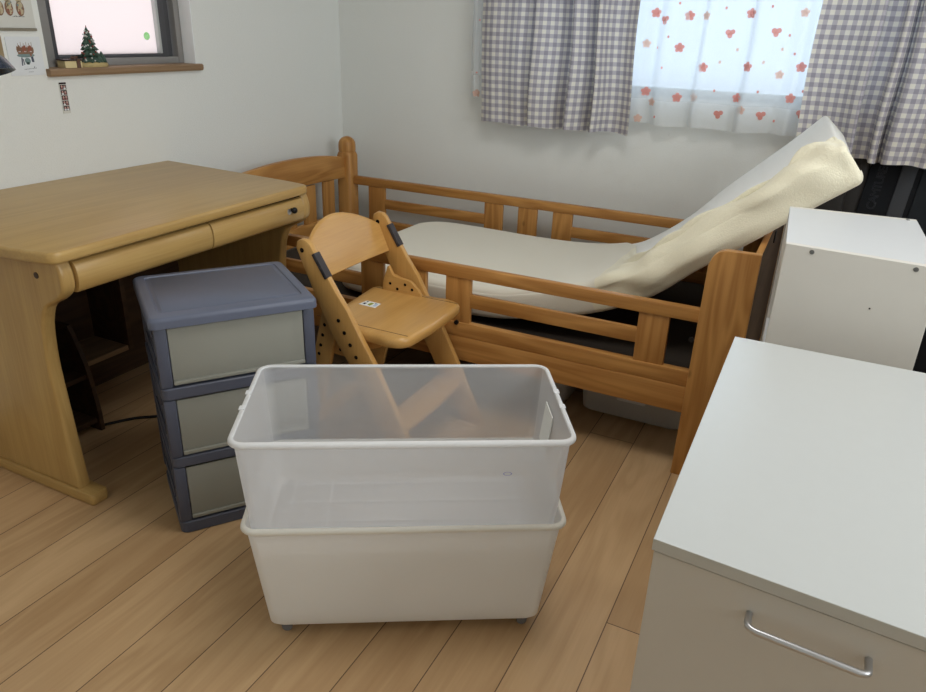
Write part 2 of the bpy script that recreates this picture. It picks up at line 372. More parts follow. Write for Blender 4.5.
# left wall with the small window
LY0, LY1, LZ0, LZ1 = 1.680, 2.325, 1.085, 1.78
b = MB(); b.box(WX - .12, WX, FY - .1, LY0, 0, CZ); b.box(WX - .12, WX, LY1, WY + .12, 0, CZ); b.box(WX - .12, WX, LY0, LY1, 0, LZ0); b.box(WX - .12, WX, LY0, LY1, LZ1, CZ)
struct(b.build('wall_left', MT['wall']), 'white papered wall with the small frosted window')
BX0, BX1, BZ0, BZ1 = -1.40, .42, 1.025, 2.0
b = MB(); b.box(WX, BX0, WY, WY + .12, 0, CZ); b.box(BX1, RX + .1, WY, WY + .12, 0, CZ); b.box(BX0, BX1, WY, WY + .12, 0, BZ0); b.box(BX0, BX1, WY, WY + .12, BZ1, CZ)
struct(b.build('wall_back', MT['wall']), 'white papered wall behind the bed')
struct(MB().box(RX, RX + .1, FY, WY, 0, CZ).build('wall_right', MT['wall']))
struct(MB().box(WX, RX + .1, FY - .1, FY, 0, CZ).build('wall_front', MT['wall']))

# window_1: frosted sliding window in the left wall
w1 = bpy.data.objects.new('window_1', None); COL.objects.link(w1); w1.location = (WX - .06, 2.0, LZ0); struct(w1, 'frosted sliding window with gray aluminium frame in left wall')
o1 = (WX - .06, 2.0, LZ0); XF = WX - .061
b = MB(o1); b.box(XF - .05, XF, LY0 + .0, LY0 + .075, LZ0 + .012, LZ1, .003); b.box(XF - .05, XF, LY1 - .03, LY1 - .003, LZ0 + .012, LZ1, .003); b.box(XF - .05, XF, LY0 + .0752, LY1 - .0302, LZ0 + .012, LZ0 + .04, .003); b.box(XF - .05, XF, LY0 + .0752, LY1 - .0302, LZ1 - .03, LZ1, .003)
b.build('window_frame', MT['alum'], w1, 35)
b = MB(o1); b.box(XF - .04, XF - .012, LY0 + .0755, LY0 + .098, LZ0 + .04, LZ1 - .03, .003); b.box(XF - .04, XF - .012, 2.225, 2.258, LZ0 + .04, LZ1 - .03, .003); b.box(XF - .04, XF - .012, LY0 + .098, 2.225, LZ0 + .04, LZ0 + .052, .002)
b.build('window_sash', MT['alum_dk'], w1, 35)
b = MB(o1); b.box(XF - .048, XF - .022, 2.258, 2.288, LZ0 + .04, LZ1 - .03, .003)
b.build('rear_sash', MT['alum_dk'], w1, 35)
b = MB(o1); b.box(XF - .03, XF - .008, 2.214, 2.226, LZ0 + .052, LZ1 - .03, .002)
b.build('glazing_bead', MT['alum_lt'], w1, 35)
b = MB(o1); b.box(XF - .03, XF - .026, LY0 + .05, 2.24, LZ0 + .045, LZ1 - .03)
b.build('window_pane', MT['frost'], w1)
b = MB(o1); b.box(XF, WX - .001, LY1 - .003, LY1, LZ0 + .015, LZ1)
b.build('window_reveal', MT['reveal'], w1)
b = MB(); b.prism([(WX - .06, 1.0765), (WX + .018, 1.0765), (WX + .022, 1.084), (WX + .022, 1.096), (WX + .016, 1.1005), (WX - .06, 1.1005)], 1, LY0 - .012, LY1 + .016, .003)
struct(b.build('trim_1', MT['sill'], None), 'brown wooden sill below the frosted window')
# round green sticker on the pane
b = MB(); b.lathe([(.014, 0), (.014, .0012)], (0, 0, 0), 0, 18)
tag(solo(b.build('round_sticker', MT['sticker_green']), (XF - .026, 2.172, 1.198)), 'pale green round sticker on the frosted pane', 'sticker')

# window_2: behind the curtains
w2 = bpy.data.objects.new('window_2', None); COL.objects.link(w2); w2.location = (-.49, WY + .06, BZ0); struct(w2, 'wide window behind the curtains')
o2 = (-.49, WY + .06, BZ0); YF = WY + .04
b = MB(o2); b.box(BX0, BX1, YF, YF + .06, BZ0, BZ0 + .035, .003); b.box(BX0, BX1, YF, YF + .06, BZ1 - .035, BZ1, .003); b.box(BX0, BX0 + .035, YF, YF + .06, BZ0, BZ1, .003); b.box(BX1 - .035, BX1, YF, YF + .06, BZ0, BZ1, .003)
b.build('window_frame', MT['alum_lt'], w2, 35)
b = MB(o2); b.box(-.90, -.86, YF + .01, YF + .035, BZ0 + .035, BZ1 - .035, .003)
b.build('window_sash', MT['alum_lt'], w2, 35)
b = MB(o2); b.box(BX0 + .035, BX1 - .035, YF + .03, YF + .034, BZ0 + .035, BZ1 - .035)
b.build('window_pane', MT['clear'], w2)

# ================================================================== CURTAINS
def curtain_mesh(mb, path, ztop, zbot, rows, lean=0., hemwave=.004, uvs=True, hem=0):
    """path: list of (x,y); lean shifts x with depth below top"""
    pts = path; L = [0.]
    for a, c in zip(pts, pts[1:]): L.append(L[-1] + sqrt((c[0] - a[0]) ** 2 + (c[1] - a[1]) ** 2))
    bm = mb.bm; uvl = bm.loops.layers.uv.new('cloth'); grid = []
    ym = sum(p[1] for p in pts) / len(pts)
    for i in range(rows + 1):
        t = i / rows; row = []
        for j, p in enumerate(pts):
            zb = zbot + hemwave * sin(L[j] * 21)
            z = ztop + (zb - ztop) * t
            amp = .75 + .35 * t
            x = p[0] + lean * t + .006 * sin(z * 9 + L[j] * 5) * t
            y = ym + (p[1] - ym) * amp + .004 * sin(z * 7 + L[j] * 9)
            row.append((bm.verts.new((x, y, z)), (L[j], z)))
        grid.append(row)
    for i in range(rows):
        for j in range(len(pts) - 1):
            q = [grid[i][j], grid[i][j + 1], grid[i + 1][j + 1], grid[i + 1][j]]
            fc = bm.faces.new([k[0] for k in q]); fc.smooth = True
            if hem and grid[i + 1][j][1][1] < zbot + hem: fc.material_index = 1
            for lp, k in zip(fc.loops, q): lp[uvl].uv = k[1]
    return grid, L

RAIL_Z = 2.10
b = MB((-.5, WY - .06, RAIL_Z)); b.box(-1.75, .75, WY - .125, WY - .095, RAIL_Z, RAIL_Z + .025, .004)
for xx in (-1.7, -.5, .7): b.box(xx - .015, xx + .015, WY - .11, WY, RAIL_Z + .002, RAIL_Z + .02, .002)
ro = b.build('curtain_rail', MT['alum_lt']); tag(solo(ro, (-.5, WY - .06, RAIL_Z)), 'pale metal curtain rail above the wide window', 'curtain rail')

def gingham(name, ctrl, zbot, label, lean):
    path = catmull(ctrl, 9); c = (sum(p[0] for p in ctrl) / len(ctrl), WY - .1, RAIL_Z)
    mb = MB(c); curtain_mesh(mb, path, RAIL_Z, zbot, 46, lean)
    o = mb.build(name, MT['gingham'], None, None, True); solo(o, c)
    return tag(o, label, 'curtain', 'gingham curtains')
YC = 3.185
lc = [(-1.492, .005), (-1.43, -.012), (-1.37, -.004), (-1.30, -.014), (-1.245, .012), (-1.222, .03), (-1.235, -.03), (-1.19, -.034), (-1.13, -.008), (-1.085, .03), (-1.065, -.03), (-1.045, -.045), (-1.0, -.012), (-.965, .03), (-.955, -.03), (-.935, -.04), (-.90, .012), (-.855, .02), (-.797, -.008)]
gingham('gingham_curtain', [(x - .012, YC + y * 1.35) for x, y in lc], .873, 'gray and white gingham curtain left of the sheer floral curtain', .012)
rc = [(-.150, -.004), (-.10, .012), (-.04, .0), (.0, -.02), (.03, -.045), (.055, -.05), (.06, .02), (.09, .03), (.115, .02), (.12, -.045), (.14, -.05), (.155, .01), (.165, .02), (.17, -.05), (.21, -.06), (.26, -.03), (.31, -.05), (.36, .0), (.42, -.04), (.50, -.01), (.58, -.05), (.66, -.01)]
gingham('gingham_curtain', [(x + .01, YC + y) for x, y in rc], .857, 'gray and white gingham curtain right of the sheer floral curtain, above the black bag', -.005)

def flower(mb, fx, z, s, kind, mi):
    """printed motif: fx(x,z)->point on cloth"""
    mb.mi = mi; pts = []
    def disc(cx, cz, rr, n=8, sx=1.):
        vs = [fx(cx + rr * sx * cos(2 * pi * j / n), cz + rr * sin(2 * pi * j / n)) for j in range(n)]
        mb._add(vs, [tuple(range(n))])
    x0 = z[0]; z0 = z[1]
    if kind == 'flower':
        disc(x0, z0, s * .4)
        for kx in range(5):
            a = 2 * pi * kx / 5 + .3; disc(x0 + cos(a) * s * .6, z0 + sin(a) * s * .6, s * .42)
    elif kind == 'heart':
        disc(x0 - s * .4, z0 + s * .3, s * .55); disc(x0 + s * .45, z0 + s * .4, s * .5); disc(x0, z0 - s * .35, s * .5)
    else: disc(x0, z0, s * .35, 8, .8)

def sheer(ctrl, ztop, zbot, label, motifs, lean=0):
    path = catmull(ctrl, 8); c = (sum(p[0] for p in ctrl) / len(ctrl), WY - .1, RAIL_Z); mb = MB(c)
    curtain_mesh(mb, path, ztop, zbot, 60, lean, .003, True, .095)
    ymid = sum(p[1] for p in path) / len(path)
    L = [0.]
    for a, q in zip(path, path[1:]): L.append(L[-1] + sqrt((q[0] - a[0]) ** 2 + (q[1] - a[1]) ** 2))
    xs = [(p[0], p[1], l_) for p, l_ in zip(path, L)]
    def fx(x, z):
        t = (ztop - z) / (ztop - zbot); xr = x - lean * t
        y = interp([(a, bb) for a, bb, _ in sorted(xs)], xr)
        return (x, ymid + (y - ymid) * (.75 + .35 * t) - .0045, z)
    for (x, z, s, kd, mi) in motifs: flower(mb, fx, (x, z), s, kd, mi)
    o = mb.build('floral_sheer_curtain', [MT['sheer'], MT['hem'], MT['fl_pink'], MT['fl_beige']], None, None, True); solo(o, c)
    return tag(o, label, 'curtain', 'sheer floral curtains')
sc_ = [(-.84, .0), (-.78, -.012), (-.735, .012), (-.70, -.022), (-.66, -.024), (-.60, .004), (-.565, .016), (-.54, -.02), (-.49, -.01), (-.43, .008), (-.385, .018), (-.36, -.022), (-.30, -.018), (-.24, .002), (-.19, -.012), (-.15, .01), (-.10, -.004), (-.05, .0)]
MOTIFS = [(-0.734, 1.346, 'f'), (-0.693, 1.319, 'h'), (-0.602, 1.338, 'f'), (-0.755, 1.232, 'b'), (-0.623, 1.222, 'f'), (-0.679, 1.145, 'd'), (-0.737, 1.05, 'f'), (-0.707, 1.011, 'b'), (-0.607, 1.035, 'f'), (-0.669, 1.26, 'd'), (-0.712, 1.218, 'd'), (-0.755, 0.943, 'b'), (-0.683, 0.955, 'd'), (-0.642, 1.381, 'd'), (-0.539, 1.339, 'b'), (-0.379, 1.352, 'f'), (-0.443, 1.278, 'h'), (-0.278, 1.288, 'h'), (-0.521, 1.154, 'f'), (-0.359, 1.164, 'f'), (-0.17, 1.172, 'f'), (-0.543, 1.04, 'b'), (-0.38, 1.047, 'f'), (-0.439, 0.98, 'h'), (-0.355, 1.005, 'b'), (-0.279, 0.989, 'h'), (-0.186, 1.06, 'f'), (-0.139, 1.003, 'h'), (-0.229, 0.973, 'd'), (-0.303, 1.183, 'e'), (-0.463, 1.176, 'e'), (-0.231, 1.28, 'd'), (-0.306, 1.376, 'd'), (-0.47, 1.368, 'd'), (-0.408, 1.223, 'e'), (-0.24, 1.141, 'b'), (-0.304, 1.077, 'd'), (-0.148, 1.087, 'd'), (-0.467, 1.07, 'd'), (-0.201, 1.217, 'd'), (-0.247, 1.231, 'e'), (-0.193, 1.358, 'b')]
KD = dict(f=('flower', .019, 2), h=('heart', .019, 2), b=('flower', .017, 3), d=('dot', .016, 2), e=('dot', .02, 3))
mot = []
for x, z, k in MOTIFS:
    kd, s, mi = KD[k]; mot.append((x * 1.02, 1.27 - (1.27 - z) * 1.012, s, kd, mi))
rng = random.Random(3)
for zz in (1.45, 1.56, 1.67, 1.78, 1.9):
    for xx in (-.74, -.62, -.5, -.38, -.26, -.16):
        kd, s, mi = KD[rng.choice('ffhbde')]; mot.append((xx + rng.uniform(-.03, .03), zz + rng.uniform(-.04, .04), s, kd, mi))
YL = 3.235
sheer([(x, YL + y) for x, y in sc_], RAIL_Z, .918, 'white sheer curtain printed with pink flowers over the bright middle of the window', mot)
sheer([(-1.555, YL), (-1.535, YL - .012), (-1.515, YL + .004), (-1.49, YL - .012), (-1.47, YL)], RAIL_Z, .972, 'narrow edge of sheer floral curtain showing left of the left gingham curtain', [(-1.532, .99, .017, 'flower', 3), (-1.535, 1.08, .012, 'dot', 2), (-1.53, 1.3, .012, 'dot', 2)], -.012)

# ================================================================== BED
bed = thing('wooden_bed', 'orange pine single bed with slatted side rails and round-topped headboard post', 'bed', (-1.2, 2.6, 0))
BO = (-1.2, 2.6, 0); PX, PY, PZ = MT['pine']
BYF, BYB = 2.08, 3.15          # outer faces of front and back rails
for y, dz in ((2.20, -.07), (3.135, 0)):        # headboard posts with domed tops
    b = MB(BO)
    rings = [rrect(.085, .085, .02, 0, 4, -2.2, y), rrect(.085, .085, .02, .655, 4, -2.2, y), rrect(.085, .085, .038, .672, 4, -2.2, y), rrect(.08, .08, .038, .6725, 4, -2.2, y), rrect(.08, .08, .038, .6775, 4, -2.2, y), rrect(.087, .087, .043, .678, 4, -2.2, y), rrect(.087, .087, .043, .705, 4, -2.2, y)]
    for a in (.3, .6, .9, 1.2, 1.45): rings.append(rrect(.087 * cos(a) + .001, .087 * cos(a) + .001, .0435, .705 + .043 * sin(a), 4, -2.2, y))
    rings = [[Vector((p.x, p.y, p.z + (dz if p.z > .1 else 0))) for p in R_] for R_ in rings]
    b.loft(rings); b.build('bed_post', PZ, bed, 40)
# arched headboard top rail
top = []; N = 24
for i in range(N + 1):
    y = 2.232 + (3.095 - 2.232) * i / N; q = (y - 2.66) / .435
    top.append((y, .690 - .036 * q * q - .012 * max(0, abs(q) - .7)))
poly = [(2.232, .548), (3.095, .548)]
bot = [(3.095 - (3.095 - 2.232) * i / N, .548 + .012 * (1 - ((i / N) * 2 - 1) ** 2)) for i in range(N + 1)]
b = MB(BO); b.prism(bot + top, 0, -2.215, -2.187, .004); b.build('headboard_rail', PY, bed, 40)
b = MB(BO); b.box(-2.215, -2.187, 2.232, 3.095, .285, .372, .004); b.build('headboard_rail', PY, bed, 40)
for yc in (2.36, 2.51, 2.66, 2.812, 2.965):
    b = MB(BO); b.box(-2.209, -2.193, yc - .043, yc + .043, .372, .552, .003); b.build('headboard_slat', PZ, bed, 40)
# side rails
def side(y0, y1, dz, x_end):
    xL = -2.157
    b = MB(BO); b.box(xL, x_end, y0, y1, .503 + dz, .545 + dz, .006); b.build('top_rail', PX, bed, 40)
    ym = (y0 + y1) / 2
    for xa, xb in ((-2.07, -1.975), (-1.42, -1.327), (-1.248, -1.155), (-1.078, -.985), (-.422, -.330)):
        b = MB(BO); b.box(xa, xb, ym - .009, ym + .009, .340, .505 + dz, .002); b.build('rail_picket', PZ, bed, 40)
    for xa, xb in ((-1.976, -1.419), (-.986, -.421)):
        b = MB(BO); b.box(xa, xb, ym - .009, ym + .009, .402 + dz * .6, .450 + dz * .6, .003); b.build('middle_rail', PX, bed, 40)
    b = MB(BO); b.box(xL, x_end, y0 + .001, y1, .294, .346, .004); b.build('lower_rail', PX, bed, 40)
    b = MB(BO); b.box(xL, x_end, y0, y1, .206, .2945, .004); b.build('side_beam', PX, bed, 40)
side(BYF, BYF + .03, 0, -.243)
side(BYB - .03, BYB, .012, -.155)
# footboard: two wide legs with a rounded inner corner and the panel between
for ya, yb in ((2.062, 2.090), (3.125, 3.153)):
    pts = [(-.252, 0), (-.113, 0), (-.113, .732)]
    for i in range(9):
        a = pi / 2 + i / 8 * pi / 2; pts.append((-.243 + .045 + .045 * cos(a), .732 - .045 + .045 * sin(a)))
    pts[-1] = (-.246, .687)
    b = MB(BO); b.prism(pts, 1, ya, yb, .003); b.build('footboard_leg', PZ, bed, 40)
b = MB(BO); b.box(-.132, -.113, 2.0905, 3.1245, .11, .728, .003); fpn = b.build('footboard_panel', [PY, MT['shaded_pine']], bed, 40)
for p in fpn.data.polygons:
    if p.normal.x > .9: p.material_index = 1  # shade on the outer face is painted by the darker wood
for (x, z) in ((-.18, .30),):
    pass
b = MB(BO); b.box(-2.15, -.14, 2.115, 3.115, .275, .30, .003); b.build('bed_base', MT['slat'], bed)
for (x, y, z) in ((-.2585, 2.075, .452), (-1.03, 2.079, .345)):
    b = MB(BO); b.lathe([(.001, -.004), (.008, -.004), (.008, .004), (.001, .004)], (x, y, z), 1, 12); b.build('bolt_head', MT['iron'], bed, 40)
b = MB(BO); b.box(-.1128, -.108, 2.50, 2.535, .665, .705, .003); b.build('hook_plate', MT['iron'], bed, 40)

# mattress lying bent over the footboard
ma = thing('mattress', 'thin white mattress lying on the pine bed, its right end propped up over the footboard', 'mattress', (-1.0, 2.6, .32)); MO = (-1.0, 2.6, .32)
MF = catmull([(-1.655, .42), (-1.4, .42), (-1.15, .42), (-.95, .43), (-.82, .458), (-.71, .487), (-.60, .525), (-.475, .592), (-.364, .690), (-.215, .808), (-.09, .913), (.018, .998)], 5)
MBk = catmull([(-1.655, .418), (-1.4, .420), (-1.15, .416), (-.95, .418), (-.80, .430), (-.69, .452), (-.60, .492), (-.458, .606), (-.34, .735), (-.236, .838), (-.14, .933), (-.058, 1.022)], 5)
Y0, Y1, TH = 2.215, 3.03, .098
def mat_sec(i, inset=0, grow=0.):
    """cross-section ring i: rounded rectangle between front and back curves"""
    n = len(MF); a = Vector((MF[i][0], 0, MF[i][1])); c = Vector((MBk[i][0], 0, MBk[i][1]))
    def nrm(Q):
        p0 = Q[max(i - 1, 0)]; p1 = Q[min(i + 1, n - 1)]; t = Vector((p1[0] - p0[0], 0, p1[1] - p0[1])).normalized(); return Vector((t.z, 0, -t.x))  # points down
    na, nc = nrm(MF), nrm(MBk)
    w = Y1 - Y0 - 2 * inset; rr = .03; ring = []
    for p in rrect(w + 2 * grow, TH + 2 * grow, rr, 0, 5):
        ty = (p.x + (Y1 - Y0) / 2) / (Y1 - Y0); d = TH / 2 - p.y
        P0 = a.lerp(c, ty); nn = na.lerp(nc, ty).normalized(); q = P0 + nn * d
        ring.append(Vector((q.x, Y0 + ty * (Y1 - Y0), q.z)))
    return ring
b = MB(MO); rings = []
nM = len(MF)
for i in range(nM):
    dist = sqrt((MF[i][0] - MF[0][0]) ** 2 + (MF[i][1] - MF[0][1]) ** 2)
    ins = 0.
    if dist < .12: ins = .12 - sqrt(max(0, .12 ** 2 - (.12 - dist) ** 2))
    rings.append(mat_sec(i, min(ins, .1)))
# rounded right end
last = rings[-1]; cen = sum(last, Vector()) / len(last); tdir = Vector((MF[-1][0] - MF[-2][0], 0, MF[-1][1] - MF[-2][1])).normalized()
for q, sc in ((.006, .97), (.009, .90)):
    rings.append([cen + (p - cen) * sc + tdir * q for p in last])
b.loft(rings); b.build('mattress_core', MT['core'], ma, 50)
# cream fitted cover: covers the flat top and the front side, gathered and wrinkled on the raised end
def cover():
    b = MB(MO); rows = []; rng = random.Random(5)
    n = nM; K = 15
    for i in range(0, n):
        ring = mat_sec(i); s = i / (n - 1)
        a = Vector((MF[i][0], 0, MF[i][1])); c = Vector((MBk[i][0], 0, MBk[i][1]))
        i0, i1 = max(i - 1, 0), min(i + 1, n - 1)
        t = Vector((MF[i1][0] - MF[i0][0], 0, MF[i1][1] - MF[i0][1])).normalized(); na = Vector((t.z, 0, -t.x))
        dist = sqrt((a.x - MF[0][0]) ** 2 + (a.z - MF[0][1]) ** 2); ins = 0.
        if dist < .12: ins = min(.1, .12 - sqrt(max(0, .12 ** 2 - (.12 - dist) ** 2)))
        # how far over the top the cover reaches (fraction of width): everything on the flat part, a strip on the raised part
        reach = interp([(0, .985), (.45, .985), (.53, .80), (.60, .28), (.68, .06), (.80, .052), (.90, .055), (.95, .12), (1., .20)], s)
        wr = interp([(0, .0005), (.42, .001), (.50, .008), (.60, .016), (.72, .016), (.9, .011), (1, .007)], s)
        row = []
        for k in range(K + 22):
            if k < 8:      # underside strip then front side, from below
                v = k / 7
                if v < .25: y = Y0 + ins + .09 * (1 - v / .25); d = TH + .002
                else: y = Y0 + ins - .003; d = TH * (1 - (v - .25) / .75) * .92 + .012
                q = a + na * d; p = Vector((q.x, y, q.z)); out = Vector((0, -1, 0)) if v >= .25 else na
            elif k < 12:   # corner
                an = (k - 7) / 5 * pi / 2; y = Y0 + ins - .003 + .028 * (1 - cos(an)); d = .026 - .029 * sin(an)
                q = a + na * d; p = Vector((q.x, y, q.z)); out = Vector((0, -cos(an), 0)) - na * sin(an)
            else:
                m = (k - 12) / (K + 21 - 12); ty = (.03 + ins) / (Y1 - Y0) + m * max(.005, reach - .05 - 2 * ins / (Y1 - Y0)); P0 = a.lerp(c, ty)
                q = P0 - na * (.003 + .002 * (1 - abs(2 * m - 1))); p = Vector((q.x, Y0 + ty * (Y1 - Y0), q.z)); out = -na
            dd = TH - (p - Vector((a.x, p.y, a.z))).dot(-na) if k < 12 else 0
            kk = k / 12
            w = sin(26 * s + 5 * kk) * .45 + sin(61 * s - 3.5 * kk + 1.3) * .35 + sin(15 * s + 9 * kk + sin(30 * s)) * .6
            p = p + out * ((wr * (interp([(.15, 1), (.6, .25)], reach) if k > 12 else 1) * max(0, w + .55) + .0025) if k >= 4 else .001)
            if s > .86 and 5 <= k <= 24:    # the bunched roll near the tip
                bump = .040 * math.exp(-((s - .945) / .045) ** 2) * math.exp(-((k - 14) / 5.) ** 2)
                fold = .016 * math.exp(-((s - .975 + .006 * (k - 12)) / .014) ** 2) - .016 * math.exp(-((s - .940 + .007 * (k - 12)) / .012) ** 2) + .010 * math.exp(-((s - .90 + .008 * (k - 12)) / .014) ** 2)
                p = p + (out * .5 - na) .normalized() * (bump + fold)
            if k > 24 and s > .5: p = p - na * interp([(.60, 0), (.74, .007), (1, .007)], s) * sin(pi * (k - 24) / 12.5)     # rolled hem
            row.append(p)
        rows.append(row)
    # wrap over the end face
    endc = sum(rows[-1][:16], Vector()) / 16
    for q, sc in ((.006, .98), (.014, .88), (.017, .6)):
        rows.append([endc + (p - endc) * sc + tdir * q if k < 18 else rows[-1][k] * .5 + (endc + (p - endc) * sc + tdir * q * .5) * .5 for k, p in enumerate(rows[n - 1])])
    nk = len(rows[0]); v = [p for R_ in rows for p in R_]; fc = []
    for i in range(len(rows) - 1):
        for k in range(nk - 1): fc.append((i * nk + k, i * nk + k + 1, (i + 1) * nk + k + 1, (i + 1) * nk + k))
    b._add(v, fc, True)
    for f_ in b.bm.faces:
        cx = f_.calc_center_median(); f_.material_index = 1 if cx.x > -.60 else 0
    return b
cv = cover().build('fitted_cover', [MT['sheet'], MT['towel']], ma)
tag(cv, 'cream towelling cover, wrinkled along the raised edge')
md = cv.modifiers.new('thick', 'SOLIDIFY'); md.thickness = .004; md.offset = 1
md = cv.modifiers.new('sub', 'SUBSURF'); md.levels = md.render_levels = 1

# ================================================================== DESK
dk = thing('study_desk', 'light wooden study desk with two flat drawers and rounded corners, below the frosted window', 'desk', (-1.95, 1.57, 0)); DO = (-1.95, 1.57, 0); DX, DY, DZ = MT['desk']
def rounded_poly(pts, rads, n=6):
    out = []; m = len(pts)
    for i, (p, rr) in enumerate(zip(pts, rads)):
        p = Vector(p); a = Vector(pts[i - 1]) - p; c = Vector(pts[(i + 1) % m]) - p
        if rr <= 0: out.append(tuple(p)); continue
        p0 = p + a.normalized() * rr; p1 = p + c.normalized() * rr
        for j in range(n + 1):
            t = j / n; out.append(tuple(p0 * (1 - t) ** 2 + p * 2 * t * (1 - t) + p1 * t * t))
    return out
tp = rounded_poly([(-1.590, 1.060), (-1.603, 2.052), (-1.70, 2.070), (-2.343, 2.12), (-2.343, .985), (-1.70, 1.04)], [.028, .03, .03, .012, .012, .03])
b = MB(DO); b.prism(tp, 2, .7195, .7495, .010, 3); b.build('desk_top', DY, dk, 35)
LEGP = [(-1.622, .719), (-1.610, .69), (-1.608, .660), (-1.616, .636), (-1.645, .612), (-1.69, .588), (-1.712, .55), (-1.722, .51), (-1.729, .45), (-1.730, .39), (-1.725, .30), (-1.719, .20), (-1.712, .10), (-1.708, .034), (-2.30, .034), (-2.30, .719)]
def legcurve(): 
    c = catmull(LEGP[:14], 3); return [(x, z) for x, z in c] + [(-2.30, .034), (-2.30, .719)]
for ya, yb in ((1.083, 1.122), (2.022, 2.06)):
    b = MB(DO); b.prism(legcurve(), 1, ya, yb, .009, 3); b.build('side_panel', DZ, dk, 35)
    fp = rounded_poly([(-2.30, ya - .006), (-1.652, ya - .006), (-1.652, yb + .010), (-2.30, yb + .010)], [0, .012, .012, 0])
    b = MB(DO); b.prism(fp, 2, 0, .036, .006, 2); b.build('desk_foot', DX, dk, 35)
b = MB(DO); b.lathe([(.001, 0), (.0085, 0), (.0085, .003), (.001, .003)], (-1.70, 1.0815, .672), 1, 14); b.build('bolt_cover', MT['deskdark'], dk, 40)
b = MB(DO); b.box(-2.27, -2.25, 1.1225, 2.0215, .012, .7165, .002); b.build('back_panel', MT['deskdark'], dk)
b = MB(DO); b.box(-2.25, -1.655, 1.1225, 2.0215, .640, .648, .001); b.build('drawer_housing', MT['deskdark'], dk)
b = MB(DO); b.box(-1.6495, -1.6275, 1.1225, 2.0215, .7105, .7190); b.build('gap_shade_strip', MT['hole'], dk)  # dark strip that paints the shade between desk top and drawers
DP = [(-1.650, .710), (-1.622, .710), (-1.609, .700), (-1.603, .672), (-1.606, .645), (-1.618, .630), (-1.650, .628)]
for ya, yb, kn in ((1.1255, 1.582, 0), (1.587, 2.0185, 1)):
    d = MB(DO); d.prism(catmull(DP, 3), 1, ya, yb, .002); dr = d.build('drawer', DY, dk, 35)
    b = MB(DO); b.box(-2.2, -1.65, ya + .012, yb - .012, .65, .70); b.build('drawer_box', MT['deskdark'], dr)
    if kn:
        b = MB(DO); b.lathe([(.006, -.602), (.006, -.590), (.010, -.589), (.0105, -.582), (.008, -.578), (.002, -.577)], (-1.006, 1.950, .681), 0, 14); kn_ = b.build('lock_knob', MT['iron'], dr, 50)
        b = MB(DO); b.lathe([(.003, -.6015), (.010, -.6005), (.010, -.596), (.003, -.595)], (-1.006, 1.9375, .677), 0, 14); b.build('lock_cylinder', MT['steel'], dr, 50)

# low book rack standing in the kneehole
rk = thing('book_rack', 'dark low wooden book rack with small shelves standing under the desk', 'shelf', (-2.06, 1.4, 0)); RO = (-2.06, 1.4, 0)
sp_ = [(-2.22, 0), (-1.985, 0), (-1.985, .06), (-2.0, .19), (-2.012, .24), (-2.045, .33), (-2.06, .36), (-2.22, .36)]
for ya, yb in ((1.375, 1.39), (1.20, 1.215)):
    b = MB(RO); b.prism(sp_, 1, ya, yb, .001); b.build('rack_side', MT['deskdark'], rk)
b = MB(RO); b.box(-2.215, -2.01, 1.2155, 1.3745, .185, .20); b.build('rack_shelf', MT['deskdark'], rk)
b = MB(RO); b.box(-2.215, -1.995, 1.2155, 1.3745, .03, .045); b.build('rack_shelf', MT['deskdark'], rk)
b = MB(RO); b.box(-2.215, -2.04, 1.575, 1.592, .205, .58, .001); b.build('rack_side', MT['deskdark'], rk)
b = MB(RO); b.box(-2.215, -2.045, 1.3905, 1.5745, .205, .222, .001); tag(b.build('rack_shelf', MT['sill'], rk), 'paler shelf board')
pc = MB((-1.9, 1.5, 0)); pc.tube(catmull([(-2.0, 1.40, .006), (-1.95, 1.48, .006), (-1.88, 1.55, .006), (-1.86, 1.68, .006), (-1.9, 1.8, .006)], 6), .0045, 6)
tag(solo(pc.build('power_cord', MT['cord'], None, 40), (-1.9, 1.5, 0)), 'thin black power cord lying on the floor under the desk', 'cord')

# desk lamp (mostly out of frame at the left)
lp = thing('desk_lamp', 'dark blue desk lamp head reaching in before the wall papers left of the window', 'lamp', (-2.14, 1.20, .7495)); LO = (-2.14, 1.20, .7495)
b = MB(LO); b.lathe([(.075, .7495), (.08, .752), (.075, .765), (.02, .772), (.012, .79)], (-2.14, 1.20, 0), 2, 24); b.build('lamp_base', MT['lamp'], lp, 50)
b = MB(LO); b.tube([(-2.14, 1.20, .78), (-2.15, 1.15, 1.0), (-2.14, 1.13, 1.16), (-2.12, 1.2, 1.185)], .008, 10); b.build('lamp_arm', MT['lamp'], lp, 50)
def tilt_lathe(b, prof, c, ax, n=24):
    ax = Vector(ax).normalized(); e1 = ax.orthogonal().normalized(); e2 = ax.cross(e1); c = Vector(c)
    b.loft([[c + ax * h + (e1 * cos(2 * pi * j / n) + e2 * sin(2 * pi * j / n)) * rr for j in range(n)] for rr, h in prof], False, False)
LC = (-2.10, 1.296, 1.124); LA = (.25, .06, -.94)
b = MB(LO); tilt_lathe(b, [(.001, -.052), (.03, -.051), (.055, -.036), (.075, -.012), (.088, .018), (.086, .018), (.07, -.010), (.05, -.03), (.001, -.045)], LC, LA); sh = b.build('lamp_shade', MT['lamp'], lp, 60)
b = MB(LO); tilt_lathe(b, [(.001, -.03), (.02, -.03), (.028, -.01), (.02, .012), (.001, .016)], LC, LA, 16); b.build('light_bulb', MT['bulb'], sh, 60)

